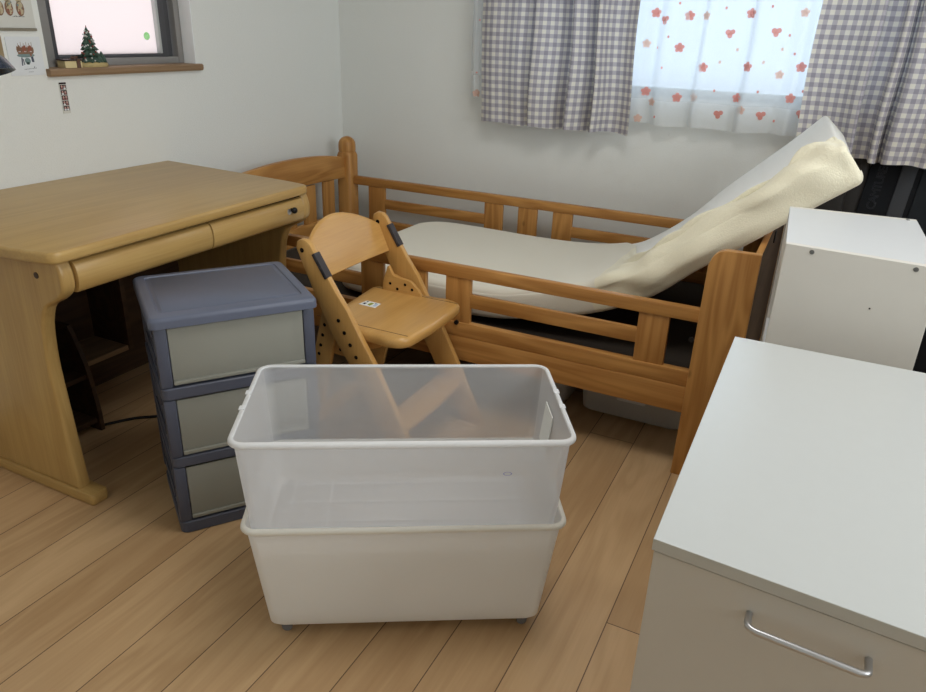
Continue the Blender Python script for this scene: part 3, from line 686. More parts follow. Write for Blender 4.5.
# ================================================================== WALL PAPERS AND SILL THINGS
def wall_quad(mb, y0, y1, z0, z1, x, mi=0, sk=0):
    mb.mi = mi; mb._add([(x, y0, z0), (x, y1, z0), (x, y1 + sk, z1), (x, y0 + sk, z1)], [(0, 1, 2, 3)])
def blob(mb, cy, cz, ry, rz, x, mi, n=12, ph=0.):
    mb.mi = mi; mb._add([(x, cy + ry * cos(2 * pi * j / n + ph), cz + rz * sin(2 * pi * j / n + ph)) for j in range(n)], [tuple(range(n))])
XP = WX + .003
c = (XP, 1.50, 1.36); b = MB(c); b.box(WX, XP, 1.28, 1.658, 1.222, 1.50); b.mi = 0
for cy in (1.551, 1.581, 1.617):
    rr = random.Random(int(cy * 1000))
    blob(b, cy, 1.277, .0135, .022, XP + .0005, 3); blob(b, cy - .001, 1.303, .010, .011, XP + .0005, 2)
    blob(b, cy + .001, 1.287, .008, .009, XP + .001, 2); blob(b, cy + .001, 1.272, .009, .012, XP + .0008, 2); blob(b, cy - .004, 1.268, .005, .008, XP + .001, 1); blob(b, cy + .004, 1.268, .005, .007, XP + .001, 2)
    for _ in range(7): blob(b, cy + rr.uniform(-.010, .010), 1.279 + rr.uniform(-.017, .017), rr.uniform(.002, .004), rr.uniform(.002, .005), XP + .0013, rr.choice((1, 2, 3, 4)), 7)
for j in range(8): wall_quad(b, 1.588 + j * .0050, 1.591 + j * .0050, 1.2530, 1.2545 + .0010 * (j % 3), XP + .0006, 5)
o = b.build('wall_poster', [MT['paper'], MT['d_red'], MT['d_cream'], MT['d_brown'], MT['d_teal'], MT['ink']], None, None, True)
tag(solo(o, c), 'large pale poster with a row of rounded painted figures left of the frosted window', 'poster')
b = MB((XP, 1.5, 1.212)); b.box(WX, XP + .004, 1.28, 1.659, 1.2135, 1.2215, .001); tag(solo(b.build('poster_strip', plain('gray_strip', srgb(140, 134, 120), .8, .1, noise=.05)), (XP, 1.5, 1.212)), 'grayish strip hanging along the bottom edge of the large poster', 'strip')
c = (XP, 1.605, 1.14); b = MB(c); b.box(WX, XP - .0005, 1.549, 1.664, 1.083, 1.197); X1 = XP; rr = random.Random(11)
for j in range(9): blob(b, 1.583 + j * .0062, 1.160 + .003 * sin(j * 2.1), .004, .010, X1, rr.choice((1, 1, 2, 3)), 8)
for j in range(6): wall_quad(b, 1.586 + j * .009, 1.5872 + j * .009, 1.165, 1.178 + .003 * (j % 2), X1 + .0002, 3)
blob(b, 1.607, 1.142, .030, .006, X1 + .0001, 4); wall_quad(b, 1.582, 1.632, 1.146, 1.152, X1 + .0003, 3)
blob(b, 1.610, 1.126, .010, .009, X1, 4); blob(b, 1.610, 1.118, .006, .004, X1, 4)
wall_quad(b, 1.588, 1.592, 1.112, 1.136, X1, 5, .002); wall_quad(b, 1.596, 1.599, 1.114, 1.132, X1, 5, -.002); wall_quad(b, 1.624, 1.632, 1.122, 1.146, X1, 5, -.002)
blob(b, 1.624, 1.144, .003, .005, X1 + .0002, 1); wall_quad(b, 1.628, 1.630, 1.104, 1.109, X1, 5)
for j in range(9): wall_quad(b, 1.594 + j * .0048, 1.597 + j * .0048, 1.100 + .0004 * j, 1.1016 + .0004 * j, X1, 5)
for j in range(4): wall_quad(b, 1.607 + j * .0042, 1.610 + j * .0042, 1.0925, 1.0937, X1, 5)
o = b.build('art_card', [MT['card'], MT['d_red'], MT['d_cream'], MT['d_brown'], MT['d_teal'], MT['d_slate']], None, None, True)
tag(solo(o, c), 'white card with a small red and slate drawing beside the lower left window corner', 'card')
c = (XP, 1.49, 1.15); b = MB(c); b.box(WX - .001, XP - .0005, 1.44, 1.537, 1.09, 1.20)
tag(solo(b.build('kraft_card', MT['kraft']), c), 'brown paper card at the left edge, half hidden by the blue lamp', 'card')
# photo-booth strip
c = (XP, 1.717, 1.01); b = MB(c)
def Sx(y, z): return (y + (1.01 - z) * .0)
b.box(WX - .001, XP - .0012, 1.703, 1.731, .958, 1.057)
wall_quad(b, 1.704, 1.730, 1.051, 1.0565, XP - .001, 1)
rr = random.Random(21)
for j in range(5):
    z0 = .967 + j * .0168
    wall_quad(b, 1.706, 1.7285, z0, z0 + .0148, XP - .001, 1)
    for q in range(2):
        cy = 1.7125 + q * .0098; blob(b, cy, z0 + .009 + rr.uniform(-.001, .001), .0036, .0042, XP - .0006, 2, 8); blob(b, cy, z0 + .0032, .0045, .003, XP - .0006, rr.choice((3, 4)), 8)
o = b.build('photo_strip', [MT['paper'], MT['d_black'], MT['d_skin'], MT['d_rose'], MT['card']], None, None, True)
tag(solo(o, c), 'narrow strip of five tiny photos on the wall under the sill', 'photo strip')

# figurine tree
SZ = 1.1005; tx, ty = WX - .018, 1.857
tr = thing('christmas_tree_figurine', 'small dark green decorated fir tree figurine on the brown window sill', 'figurine', (tx, ty, SZ)); TO = (tx, ty, SZ)
b = MB(TO); b.loft([[Vector((tx + cos(2 * pi * j / 16) * rx * (1 + .08 * sin(3 * j)), ty + .008 + sin(2 * pi * j / 16) * ry * (1 + .08 * cos(2 * j)), SZ + h)) for j in range(16)] for rx, ry, h in ((.026, .050, 0), (.028, .053, .006), (.025, .048, .014), (.012, .03, .018))])
b.build('figurine_base', MT['gold'], tr, 60)
b = MB(TO); rr = random.Random(4)
tiers = [(.038, .016, .045), (.034, .036, .065), (.028, .056, .083), (.022, .074, .098), (.016, .090, .112), (.010, .104, .128)]
for R_, z0, z1 in tiers:
    n = 18; rings = []
    for h, q in ((0, .72), (.12, 1.), (.45, .62), (1., .12)):
        rings.append([Vector((tx + cos(2 * pi * j / n) * R_ * q * .68 * (1 + (.2 if j % 2 else -.1) * (h < .5)), ty + sin(2 * pi * j / n) * R_ * q * (1 + (.2 if j % 2 else -.1) * (h < .5)), SZ + z0 + (z1 - z0) * h - (.004 if j % 2 and h < .3 else 0))) for j in range(n)])
    b.loft(rings, True, True, True, False)
b.build('tree_foliage', MT['green'], tr)
b = MB(TO)
for R_, z0, z1 in tiers:
    for _ in range(7):
        a = rr.uniform(-1.9, 1.9); p = Vector((tx + cos(a) * R_ * .62, ty + sin(a) * R_ * .9, SZ + z0 + rr.uniform(.004, .014))); b.mi = rr.choice((0, 0, 1))
        b.lathe([(.0005, -.003), (.0032, -.001), (.0028, .0018), (.0005, .003)], p, 2, 7)
b.lathe([(.0005, .122), (.002, .126), (.0008, .132)], (tx, ty, SZ), 2, 6)
b.build('tree_ornaments', [MT['snow'], MT['redbead']], tr)
b = MB(TO)
for R_, q, zz in ((.019, -.012, .012), (.016, .03, .014)):
    b.lathe([(R_, 0), (R_ * .8, .014), (R_ * .3, .03), (.001, .036)], (tx + .004, ty + .03 + q * .4, SZ + zz), 2, 10)
b.build('small_bush', MT['green'], tr)
# ribbon box
gx, gy = WX - .016, 1.772
gb = thing('gift_box', 'small cream box with dark brown lid and brown ribbon beside the tree figurine', 'box', (gx, gy, SZ), radians(-6)); 
b = MB(); b.box(-.024, .022, -.030, .030, 0, .022, .001); b.build('box_body', MT['cream'], gb)
b = MB(); b.hexa([(-.027, -.033, .0222), (.026, -.033, .0222), (.026, .032, .0222), (-.027, .032, .0222), (-.027, -.033, .027), (.026, -.033, .027), (.026, .032, .026), (-.027, .032, .026)], .001); b.build('box_lid', MT['choc'], gb)
b = MB(); b.box(-.0285, .0275, .010, .022, -.0, .0285, .0008)
for sgn in (-1, 1): b.lathe([(.001, -.003), (.006, -.002), (.006, .002), (.001, .003)], (.004, .016 + sgn * .007, .031), 0, 10)
b.build('ribbon', MT['ribbon'], gb)

# ================================================================== GRAY DRAWER UNIT (local: x along front, y to the back)
du = thing('drawer_unit', 'three-tier blue-gray plastic drawer unit with translucent fronts, between desk and clear bins', 'drawers', (-1.346, 1.098, 0), radians(54.4))
UW, UD = .407, .356
def uframe(z0, z1, inset=0.):
    """one tier housing: side walls, posts and back (open front)"""
    b = MB(); x0 = .008 + inset; x1 = UW - x0
    b.box(x0, x0 + .030, .006, .040, z0, z1, .006); b.box(x1 - .030, x1, .006, .040, z0, z1, .006)
    b.box(x0 + .004, x0 + .008, .03, UD - .03, z0, z1); b.box(x1 - .008, x1 - .004, .03, UD - .03, z0, z1)
    b.box(x0, x0 + .03, UD - .045, UD - .012, z0, z1, .006); b.box(x1 - .03, x1, UD - .045, UD - .012, z0, z1, .006)
    b.box(x0 + .02, x1 - .02, UD - .018, UD - .014, z0, z1)
    for xx in (x0, x1 - .004): b.box(xx, xx + .004, .09, UD - .09, z0 + .03, z0 + .06, .0015); b.box(xx, xx + .004, .09, UD - .09, z1 - .05, z1 - .02, .0015)
    return b
for k, (z0, z1) in enumerate(((.036, .203), (.234, .399), (.432, .590))):
    uframe(z0, z1, 0.).build('tier_frame', MT['gray_pl'], du, 35)
def band(z0, z1, grow=0., short=0.):
    b = MB(); rings = []
    for w_, zz in ((-.003, z0), (0, z0 + .003), (0, z1 - .003), (-.003, z1)):
        rings.append(rrect(UW - .016 + 2 * (w_ + grow), UD - .012 - short + 2 * (w_ + grow), .018, zz, 5, UW / 2, UD / 2 - short / 2))
    b.loft(rings); return b
band(.0, .0355, .001, .05).build('base_tray', MT['gray_pl'], du, 35)
band(.2035, .2335).build('tier_band', MT['gray_pl'], du, 35)
band(.3995, .4315, .002).build('tier_band', MT['gray_pl'], du, 35)
# top lid with a shallow recessed panel
b = MB(); rings = [rrect(UW - .012, UD - .008, .02, .590, 5, UW / 2, UD / 2), rrect(UW + .002, UD + .002, .018, .592, 5, UW / 2, UD / 2), rrect(UW + .002, UD + .002, .018, .608, 5, UW / 2, UD / 2)]
for a in (.3, .7, 1.1, 1.5): rings.append(rrect(UW + .002 - .02 * (1 - cos(a)), UD + .002 - .02 * (1 - cos(a)), .018, .608 + .011 * sin(a), 5, UW / 2, UD / 2))
rings += [rrect(UW - .052, UD - .062, .014, 0.6192, 5, UW / 2, UD / 2 + .008), rrect(UW - .056, UD - .066, .012, 0.6162, 5, UW / 2, UD / 2 + .008), rrect(UW - .070, UD - .080, .010, 0.616, 5, UW / 2, UD / 2 + .008), rrect(UW - .074, UD - .084, .010, 0.6178, 5, UW / 2, UD / 2 + .008)]
b.loft(rings); b.build('top_lid', MT['gray_top'], du, 40)
for k, (z0, z1) in enumerate(((.040, .200), (.237, .396), (.436, .588))):
    ins = 0.; x0, x1 = .044 + ins, UW - .044 - ins
    b = MB(); b.box(x0 - .005, x1 + .005, .010, .0125, z0 + .006, z1 - .001, .001); b.box(x0 - .005, x1 + .005, .004, .0125, z0 + .003, z0 + .013, .002)
    d = b.build('drawer_front', MT['drawer_face'], du, 35)
    b = MB(); b.box(x0, x1, .016, UD - .05, z0 + .008, z0 + .011); b.box(x0, x0 + .002, .016, UD - .05, z0 + .011, z1 - .03); b.box(x1 - .002, x1, .016, UD - .05, z0 + .011, z1 - .03); b.box(x0, x1, UD - .052, UD - .05, z0 + .011, z1 - .03)
    b.build('drawer_tray', MT['drawer_face'], d)
b = MB(); b.box(.06, UW - .06, .03, .25, .449, .545, .01); b.mi = 1; b.box(.055, UW - .13, .022, .06, .545, .575, .006)
b.mi = 1
o = b.build('folded_cloth', [MT['label'], MT['fl_pink']], None); o.matrix_world = Matrix.Translation((-1.346, 1.098, 0)) @ Matrix.Rotation(radians(54.4), 4, 'Z')
tag(o, 'pale and pink cloth seen dimly inside the top drawer of the gray unit', 'cloth')

# ================================================================== FOLDING CHAIR
ch = thing('folding_chair', 'light wooden folding study chair with arched backrest, facing right beside the bed', 'chair', (-1.13, 1.84, 0)); HO = (-1.13, 1.84, 0); HX, HY, HZ = MT['chair']
def plank(b, p0, p1, w, y0, y1, bev=.006, n=8, slant=True):
    """flat board in the xz plane from p0 to p1 with round upper end, foot cut level with the floor"""
    p0 = Vector((p0[0], p0[1])); p1 = Vector((p1[0], p1[1])); t = (p0 - p1).normalized(); nn = Vector((t.y, -t.x))
    if nn.x < 0: nn = -nn
    hw = w / 2; pts = []
    k = hw / abs(t.y)
    pts = [(p1.x - k, p1.y), (p1.x + k, p1.y)] if slant else [tuple(p1 - nn * hw), tuple(p1 + nn * hw)]
    c = p0 - t * hw
    for i in range(n + 1):
        a = i / n * pi; pts.append(tuple(c + nn * hw * cos(a) + t * hw * sin(a) * .8))
    b.prism(pts, 1, y0, y1, bev, 2)
def hole(x, y, z, rr, par):
    b = MB(HO); b.lathe([(.0001, 0), (rr, 0), (rr, .0012), (.0001, .0012)], (x, y, z), 1, 12); b.build('bolt_hole', MT['hole'], par)
FT, FB = (-1.312, .695), (-.925, 0.)
def on_leg(z): q = (FT[1] - z) / (FT[1] - FB[1]); return FT[0] + (FB[0] - FT[0]) * q
for side_, (y0, y1) in enumerate(((1.630, 1.652), (2.033, 2.055))):
    b = MB(HO)
    b.prism([(-.975, 0), (-.893, 0), (-.985, .19), (-1.073, .356), (-1.117, .426), (-1.161, .504), (-1.196, .55), (-1.232, .605), (-1.268, .660), (-1.283, .684), (-1.297, .695), (-1.315, .697), (-1.330, .687), (-1.334, .668), (-1.310, .612), (-1.243, .467), (-1.211, .406), (-1.168, .345), (-1.07, .165)], 1, y0, y1, .005, 2); fl = b.build('front_leg', HZ, ch, 40)
    # holes and bolts along the outer and inner faces
    yo = y0 - .0006
    for z in (.47, .435, .40, .365, .335): hole(on_leg(z) - .006, yo, z, .0062, fl)
    hole(-1.312, yo, .664, .007, fl)
    b = MB(HO)
    d = (Vector((FB[0], 0, FB[1])) - Vector((FT[0], 0, FT[1]))).normalized(); nn = Vector((d.z, 0, -d.x)); nn = nn if nn.x > 0 else -nn
    c0 = Vector((-1.272, 0, .660)); c1 = Vector((-1.229, 0, .592)); d = (c1 - c0).normalized(); nn = Vector((-d.z, 0, d.x)); nn = nn if nn.x > 0 else -nn
    pts = []
    for p, q in ((c0, -1), (c1, -1), (c1, 1), (c0, 1)): pts.append(p)
    b.hexa([c1 - nn * .007 + Vector((0, y0 - .0025, 0)), c1 + nn * .005 + Vector((0, y0 - .0025, 0)), c1 + nn * .005 + Vector((0, y1 + .0025, 0)), c1 - nn * .007 + Vector((0, y1 + .0025, 0)),
            c0 - nn * .007 + Vector((0, y0 - .0025, 0)), c0 + nn * .005 + Vector((0, y0 - .0025, 0)), c0 + nn * .005 + Vector((0, y1 + .0025, 0)), c0 - nn * .007 + Vector((0, y1 + .0025, 0))], .002)
    tag(b.build('grip_pad', MT['rubber'], fl, 40), 'dark gray rubber grip pad')
for y0, y1 in ((1.6525, 1.672), (2.0125, 2.0325)):
    b = MB(HO); plank(b, (-1.232, .500), (-1.36, 0.), .062, y0, y1, .004); rl = b.build('rear_leg', HZ, ch, 40)
    for z in (.435, .40, .365, .335): hole(-1.36 + (z / .50) * .128 - .012, y0 - .0006, z, .0055, rl)
    # seat bracket plate between the legs
    b = MB(HO); ya, yb = (1.6722, 1.686) if y0 < 1.8 else (1.998, 2.0122)
    R_ = y0 > 1.8
    b.prism(rounded_poly([(-1.285, .335), (-1.16, .335), (-1.12, .40), (-1.125, .452), (-1.165, .490), (-1.232, .497), (-1.252, .535), (-1.272, .47)] if R_ else [(-1.285, .335), (-1.20, .335), (-1.19, .395), (-1.265, .482), (-1.285, .40)], [.012] * 7 + [.006] if R_ else [.01] * 5, 4), 1, ya, yb, .002); sb = b.build('seat_bracket', HX, ch, 40)
    for x, z in (((-1.243, .470), (-1.215, .455), (-1.185, .475), (-1.158, .462)) if R_ else ((-1.255, .40), (-1.25, .36), (-1.22, .355))): hole(x, ya - .0006, z, .005, sb)
# backrest: curved board between the uprights
b = MB(HO); N = 26; rings = []
for i in range(N + 1):
    q = i / N * 2 - 1; y = 1.8425 + q * .190; xb = -1.296 - .016 * (1 - q * q)
    zt = .660 + .062 * (1 - abs(q) ** 2.0); zb = .566 + .004 * q * q
    th = .007; ring = []
    for x_, z_ in ((xb - th, zb + .003), (xb - th + .003, zb), (xb + th - .003, zb), (xb + th, zb + .003), (xb + th, zt - .005), (xb + th - .004, zt), (xb - th + .004, zt), (xb - th, zt - .005)):
        ring.append(Vector((x_ - (z_ - .62) * .45, y, z_)))
    rings.append(ring)
b.loft(rings); b.build('backrest', HY, ch, 40)
# seat
sp2 = rounded_poly([(-.982, 1.660), (-.972, 1.84), (-.982, 2.030), (-1.10, 2.048), (-1.325, 2.028), (-1.285, 1.657), (-1.10, 1.640)], [.045, .06, .045, .05, .03, .03, .05], 5)
def seat_board():
    b = MB(HO); cc = Vector((-1.15, 1.843))
    def ring(sx, z): return [Vector((cc.x + (p[0] - cc.x) * (1 - sx / .18), cc.y + (p[1] - cc.y) * (1 - sx / .19), z)) for p in sp2]
    b.loft([ring(.012, .408), ring(.004, .410), ring(0, .417), ring(0, .431), ring(.003, .438), ring(.010, .4425), ring(.03, .443)]); return b
st_ = [(-1.10, 1.0)]
b = MB(HO); 
# keep the seat inside the side planks where they cross it
sp2 = [(x, min(max(y, 1.6535), 2.0325)) if x < -1.06 else (x, y) for x, y in sp2]
b = seat_board(); seat = b.build('seat', HY, ch, 40)
for yy in (1.688, 2.006):
    b = MB(HO); b.box(-1.315, -.992, yy - .001, yy + .001, .4428, .4434); b.build('seat_groove', MT['deskdark'], seat)
b = MB(HO); b.mi = 0
SK = [Vector((-1.262, 1.836)), Vector((-1.256, 1.876)), Vector((-1.202, 1.874)), Vector((-1.197, 1.832))]
def skp(a, c): p = SK[0].lerp(SK[3], a).lerp(SK[1].lerp(SK[2], a), c); return (p.x, p.y)
def stk(uv, z, mi): b.mi = mi; b._add([skp(*q) + (z,) for q in uv], [tuple(range(len(uv)))])
b.hexa([(p.x, p.y, .4432) for p in SK] + [(p.x, p.y, .4438) for p in SK])
stk([(.10, .25), (.26, .20), (.28, .50), (.12, .55)], .44395, 1); stk([(.12, .70), (.22, .70), (.22, .90), (.12, .90)], .44395, 1)
stk([(.40, .30), (.60, .15), (.66, .75), (.42, .80)], .44395, 2); stk([(.74, .2), (.93, .2), (.93, .8), (.74, .8)], .44395, 3); stk([(.66, .76), (.8, .80), (.8, .88), (.66, .86)], .44396, 1)
st2 = b.build('safety_sticker', [MT['label'], MT['ink'], plain('olive_ink', srgb(150, 160, 60), .7), plain('pale_blue_ink', srgb(186, 200, 222), .7)], seat, None, True)
tag(st2, 'small white sticker with tiny printed marks')
# apron under the seat
b = MB(HO); b.prism(rounded_poly([(1.6865, .4075), (1.9975, .4075), (1.9975, .365), (1.90, .335), (1.78, .335), (1.6865, .365)], [0, 0, .02, .04, .04, .02]), 0, -1.16, -1.145, .003); b.build('seat_apron', HY, ch, 40)
# footrest board and rear stretcher
b = MB(HO); z0 = .138
fp = rounded_poly([(-1.075, 1.653), (-.975, 1.653), (-.968, 1.84), (-.975, 2.0325), (-1.075, 2.0325)], [.01, .02, .05, .02, .01])
b.prism(fp, 2, z0, z0 + .02, .005); b.build('footrest', HY, ch, 40)
b = MB(HO); b.box(-1.345, -1.33, 1.6725, 2.012, .06, .12, .003); b.build('rear_stretcher', HY, ch, 40)

# ================================================================== CLEAR BINS
ANG = radians(30.6)
def make_bin(name, label, loc, z0, z1, wall, rim, milky):
    t = thing(name, label, 'storage bin', (loc[0], loc[1], 0), ANG, 'translucent storage bins')
    H = z1 - z0; Wt, Dt, Wb, Db = (.662, .346, .606, .296) if milky else (.664, .344, .622, .300)
    def ring(q, z, grow=0, rad=.022): return rrect(Wb + (Wt - Wb) * q + grow, Db + (Dt - Db) * q + grow, rad + .003 * q, z, 7)
    b = MB(); rings = [ring(0, z0, -.030, .02), ring(0, z0 + .003, -.012, .028), ring(0, z0 + .012, 0)]
    for i in range(1, 9): rings.append(ring(i / 8, z0 + .012 + (H - .012) * i / 8))
    rings[3:] = [ring((i / 8) ** (1. if milky else .75), z0 + .012 + (H - .012) * i / 8) for i in range(1, 9)]
    b.loft(rings, False, False); b.build('bin_wall', wall, t, 60, True)
    b = MB(); b.loft([ring(0, z0 + .0005, -.032, .02), ring(0, z0 + .0030, -.033, .02)], True, True); 
    b.build('bin_bottom', wall, t)
    b = MB()
    for i in range(7): x = -Wb / 2 + .05 + i * (Wb - .1) / 6; b.box(x - .0015, x + .0015, -Db / 2 + .03, Db / 2 - .03, z0 + .0032, z0 + .0072)
    for i in range(4): y = -Db / 2 + .04 + i * (Db - .08) / 3; b.box(-Wb / 2 + .03, Wb / 2 - .03, y - .0015, y + .0015, z0 + .0034, z0 + .0070)
    b.build('bottom_ribs', rim, t)
    b = MB(); lip = [(-.003, z1 - .001), (0, z1 + .002), (.007, z1 + .0025), (.015, z1 + .001), (.019, z1 - .002), (.020, z1 - .0075), (.018, z1 - .009), (.015, z1 - .006), (.012, z1 - .001)]
    b.loft([ring(1, z, g, .022 + g / 2) for g, z in lip], False, False); b.build('rim', rim, t, 50)
    for sx in (-1, 1):
        for yy in (-.035, .035):
            b = MB(); x = sx * (Wt / 2 + .004); b.box(x - .007, x + .006, yy - .009, yy + .009, z1 + .0005, z1 + .004, .0015); b.build('rim_clip', MT['bin_rim'], t, 40)
    for sx in (-1, 1):
        for sy in (-1, 1):
            b = MB(); c = (sx * (Wb / 2 - .035), sy * (Db / 2 - .028), z0 - .018)
            b.lathe([(.002, -.007), (.011, -.007), (.012, -.005), (.012, .005), (.011, .007), (.002, .007)], c, 1, 14); b.box(c[0] - .012, c[0] + .012, c[1] - .004 - .008, c[1] + .012, c[2] + .008, c[2] + .0185, .002)
            b.build('caster', MT['caster'], t, 40)
    return t, Wt, Dt, Wb, Db
BC = (-.713, 1.203); BCL = (-.718, 1.216)
lo, *_ = make_bin('storage_bin', 'milky white translucent bin on casters standing on the floor under the clearer bin', BCL, .030, .318, MT['bin_milk'], MT['bin_milk_rim'], 1)
up, Wt, Dt, Wb, Db = make_bin('storage_bin', 'clear translucent empty bin nested on top of the milky white bin', BC, .238, .530, MT['bin_clear'], MT['bin_rim'], 0)
def wall_pt(q): return Wb + (Wt - Wb) * q
b = MB(); x0 = (wall_pt(.45) - .004) / 2; x1 = (wall_pt(.80) - .004) / 2
b.hexa([(x0 - .002, .005, .385), (x0, .005, .385), (x0, .085, .385), (x0 - .002, .085, .385), (x1 - .002, -.002, .485), (x1, -.002, .485), (x1, .075, .485), (x1 - .002, .075, .485)])
tag(b.build('paper_label', MT['label'], up), 'white blank label on the right end wall')
b = MB(); yb = -(Db + (Dt - Db) * .79) / 2 - .0008
for R_ in (.009,):
    b.loft([[Vector((.205 + cos(2 * pi * j / 16) * rr, yb - .0008 - .0006 * 0, .452 + sin(2 * pi * j / 16) * rr * .5)) for j in range(16)] for rr in (R_, R_ - .002)], False, False)
tag(b.build('stamp_mark', plain('blue_print', srgb(120, 124, 176), .6), up, None, True), 'tiny blue oval stamp')

# ================================================================== WHITE CABINET (front right)
cb = thing('white_cabinet', 'large white cabinet with steel bar handle in the right foreground', 'cabinet', (.14, 1.14, 0)); CO = (.14, 1.14, 0)
b = MB(CO); b.prism([(-.100, .768), (.40, .727), (.402, 1.512), (-.103, 1.513)], 2, .682, .6995, .001); 
tp_ = b.build('cabinet_top', [MT['white_lam'], MT['white_edge']], cb)
for p in tp_.data.polygons:
    if abs(p.normal.z) < .7: p.material_index = 1
b = MB(CO); b.box(-.098, -.082, .79, 1.511, .0, .6815); b.build('side_panel', MT['white_front'], cb)
b = MB(CO); b.box(.382, .398, .79, 1.511, .0, .6815); b.build('side_panel', MT['white_front'], cb)
b = MB(CO); b.box(-.0815, .3815, 1.495, 1.511, .0, .6815); b.build('back_panel', MT['white_front'], cb)
def fy(x): return .771 - (x + .1) * .082
b = MB(CO); b.hexa([(-.0975, fy(-.0975), .03), (.3975, fy(.3975), .03), (.3975, fy(.3975) + .018, .03), (-.0975, fy(-.0975) + .018, .03), (-.0975, fy(-.0975), .6795), (.3975, fy(.3975), .6795), (.3975, fy(.3975) + .018, .6795), (-.0975, fy(-.0975) + .018, .6795)], .001)
dr = b.build('cabinet_door', MT['white_front'], cb)
b = MB(CO); hz = .642; xa, xb = .024, .151
def hp(x, o_, z): return (x, fy(x) - o_, z)
b.tube([hp(xa, 0, hz), hp(xa, .018, hz)] + [hp(xa + .008 * (1 - cos(a)), .018 + .008 * sin(a), hz) for a in (.4, .8, 1.2)] + [hp(xa + .009, .027, hz), hp(xb - .009, .027, hz)] + [hp(xb - .008 * (1 - cos(a)), .018 + .008 * sin(a), hz) for a in (1.2, .8, .4)] + [hp(xb, .018, hz), hp(xb, 0, hz)], .0042, 12)
tag(b.build('bar_handle', MT['steel'], dr, 50), 'brushed steel bar handle')

# ================================================================== WHITE BOOKCASE BOX behind it
bx = thing('white_box_shelf', 'tall plain white board box with screw heads, between the bed foot and the white cabinet', 'box shelf', (.08, 1.82, 0)); XO = (.08, 1.82, 0)
FLc, FRc, BRc, BLc = (-.048, 1.629), (.233, 1.598), (.214, 2.050), (-.069, 2.028)
def quadprism(b, q, z0, z1, bev=.001):
    b.hexa([(p[0], p[1], z0) for p in q] + [(p[0], p[1], z1) for p in q], bev)
def lerp2(a, c, t): return (a[0] + (c[0] - a[0]) * t, a[1] + (c[1] - a[1]) * t)
t_ = .04
b = MB(XO); quadprism(b, (FLc, FRc, lerp2(FRc, BRc, t_), lerp2(FLc, BLc, t_)), 0, .8795); fr_ = b.build('side_board', MT['box_front'], bx)
b = MB(XO); quadprism(b, (lerp2(FLc, BLc, 1 - t_), lerp2(FRc, BRc, 1 - t_), BRc, BLc), 0, .8795); b.build('side_board', MT['box_front'], bx)
q0 = lerp2(FLc, BLc, t_ + .0005); q1 = lerp2(FRc, BRc, t_ + .0005); q2 = lerp2(FRc, BRc, 1 - t_ - .0005); q3 = lerp2(FLc, BLc, 1 - t_ - .0005)
b = MB(XO); quadprism(b, (q0, q1, q2, q3), .864, .8795); b.build('top_board', MT['box_white'], bx)
b = MB(XO); quadprism(b, (lerp2(q0, q1, .94), q1, q2, lerp2(q3, q2, .94)), 0, .8635); b.build('back_board', MT['box_white'], bx)
for zz in (.0, .285, .565): 
    b = MB(XO); quadprism(b, (q0, lerp2(q0, q1, .935), lerp2(q3, q2, .935), q3), zz, zz + .016); b.build('shelf_board', MT['box_white'], bx)
b = MB(XO); quadprism(b, (lerp2(q0, q1, .003), lerp2(q0, q1, .04), lerp2(q3, q2, .04), lerp2(q3, q2, .003)), .775, .8635); b.build('front_strip', MT['box_front'], bx)
def screw(x, y, z, ax):
    b = MB(XO)
    if ax == 1: b.lathe([(.0003, -.0012), (.0045, -.001), (.005, .0005)], (x, y, z), 1, 14); b.box(x - .003, x + .003, y - .0018, y - .001, z - .0006, z + .0006); b.box(x - .0006, x + .0006, y - .0018, y - .001, z - .003, z + .003)
    else: b.lathe([(.0045, -.0005), (.004, .0012), (.0003, .0014)], (x, y, z), 2, 14)
    b.build('screw_head', MT['screw'], bx, 40)
def ffy(x): return FLc[1] + (x - FLc[0]) / (FRc[0] - FLc[0]) * (FRc[1] - FLc[1])
screw(.004, ffy(.004), .870, 1); screw(.190, ffy(.19), .870, 1); screw(.195, 2.032, .880, 2)
b = MB(XO); b.lathe([(.0003, -.0008), (.0018, -.0006), (.0018, .0005)], (.131, ffy(.131), .776), 1, 8); b.build('peg_hole', MT['hole'], fr_)

# ================================================================== BLACK BAG AND GRAY CASE under the right curtain
bg = thing('black_bag', 'tall black fabric bag with outlined lettering and gray panel, below the right gingham curtain', 'bag', (.42, 3.268, 0)); BGO = (.42, 3.268, 0)
b = MB(BGO); b.hexa([(.085, 3.246, 0), (.74, 3.246, 0), (.74, 3.260, 0), (.085, 3.260, 0), (.148, 3.250, .93), (.72, 3.250, .93), (.72, 3.261, .93), (.148, 3.261, .93)], .004, 3); body = b.build('bag_body', MT['black'], bg, 40)
def slantx(x, z): return x - (.86 - z) * .062
b = MB(BGO); b.hexa([(slantx(.247, .2), 3.239, .2), (slantx(.300, .2), 3.239, .2), (slantx(.300, .2), 3.2475, .2), (slantx(.247, .2), 3.2475, .2), (.248, 3.243, .872), (.302, 3.243, .872), (.302, 3.251, .872), (.248, 3.251, .872)], .003); b.build('gray_panel', MT['gray_nylon'], bg, 40)
b = MB(BGO); b.hexa([(slantx(.318, .2), 3.240, .2), (.66, 3.240, .2), (.66, 3.2475, .2), (slantx(.318, .2), 3.2475, .2), (.320, 3.244, .872), (.66, 3.244, .872), (.66, 3.251, .872), (.320, 3.251, .872)], .003); b.build('front_pocket', plain('charcoal_nylon', srgb(36, 40, 44), .8, .2, noise=.15, nscale=300), bg, 40)
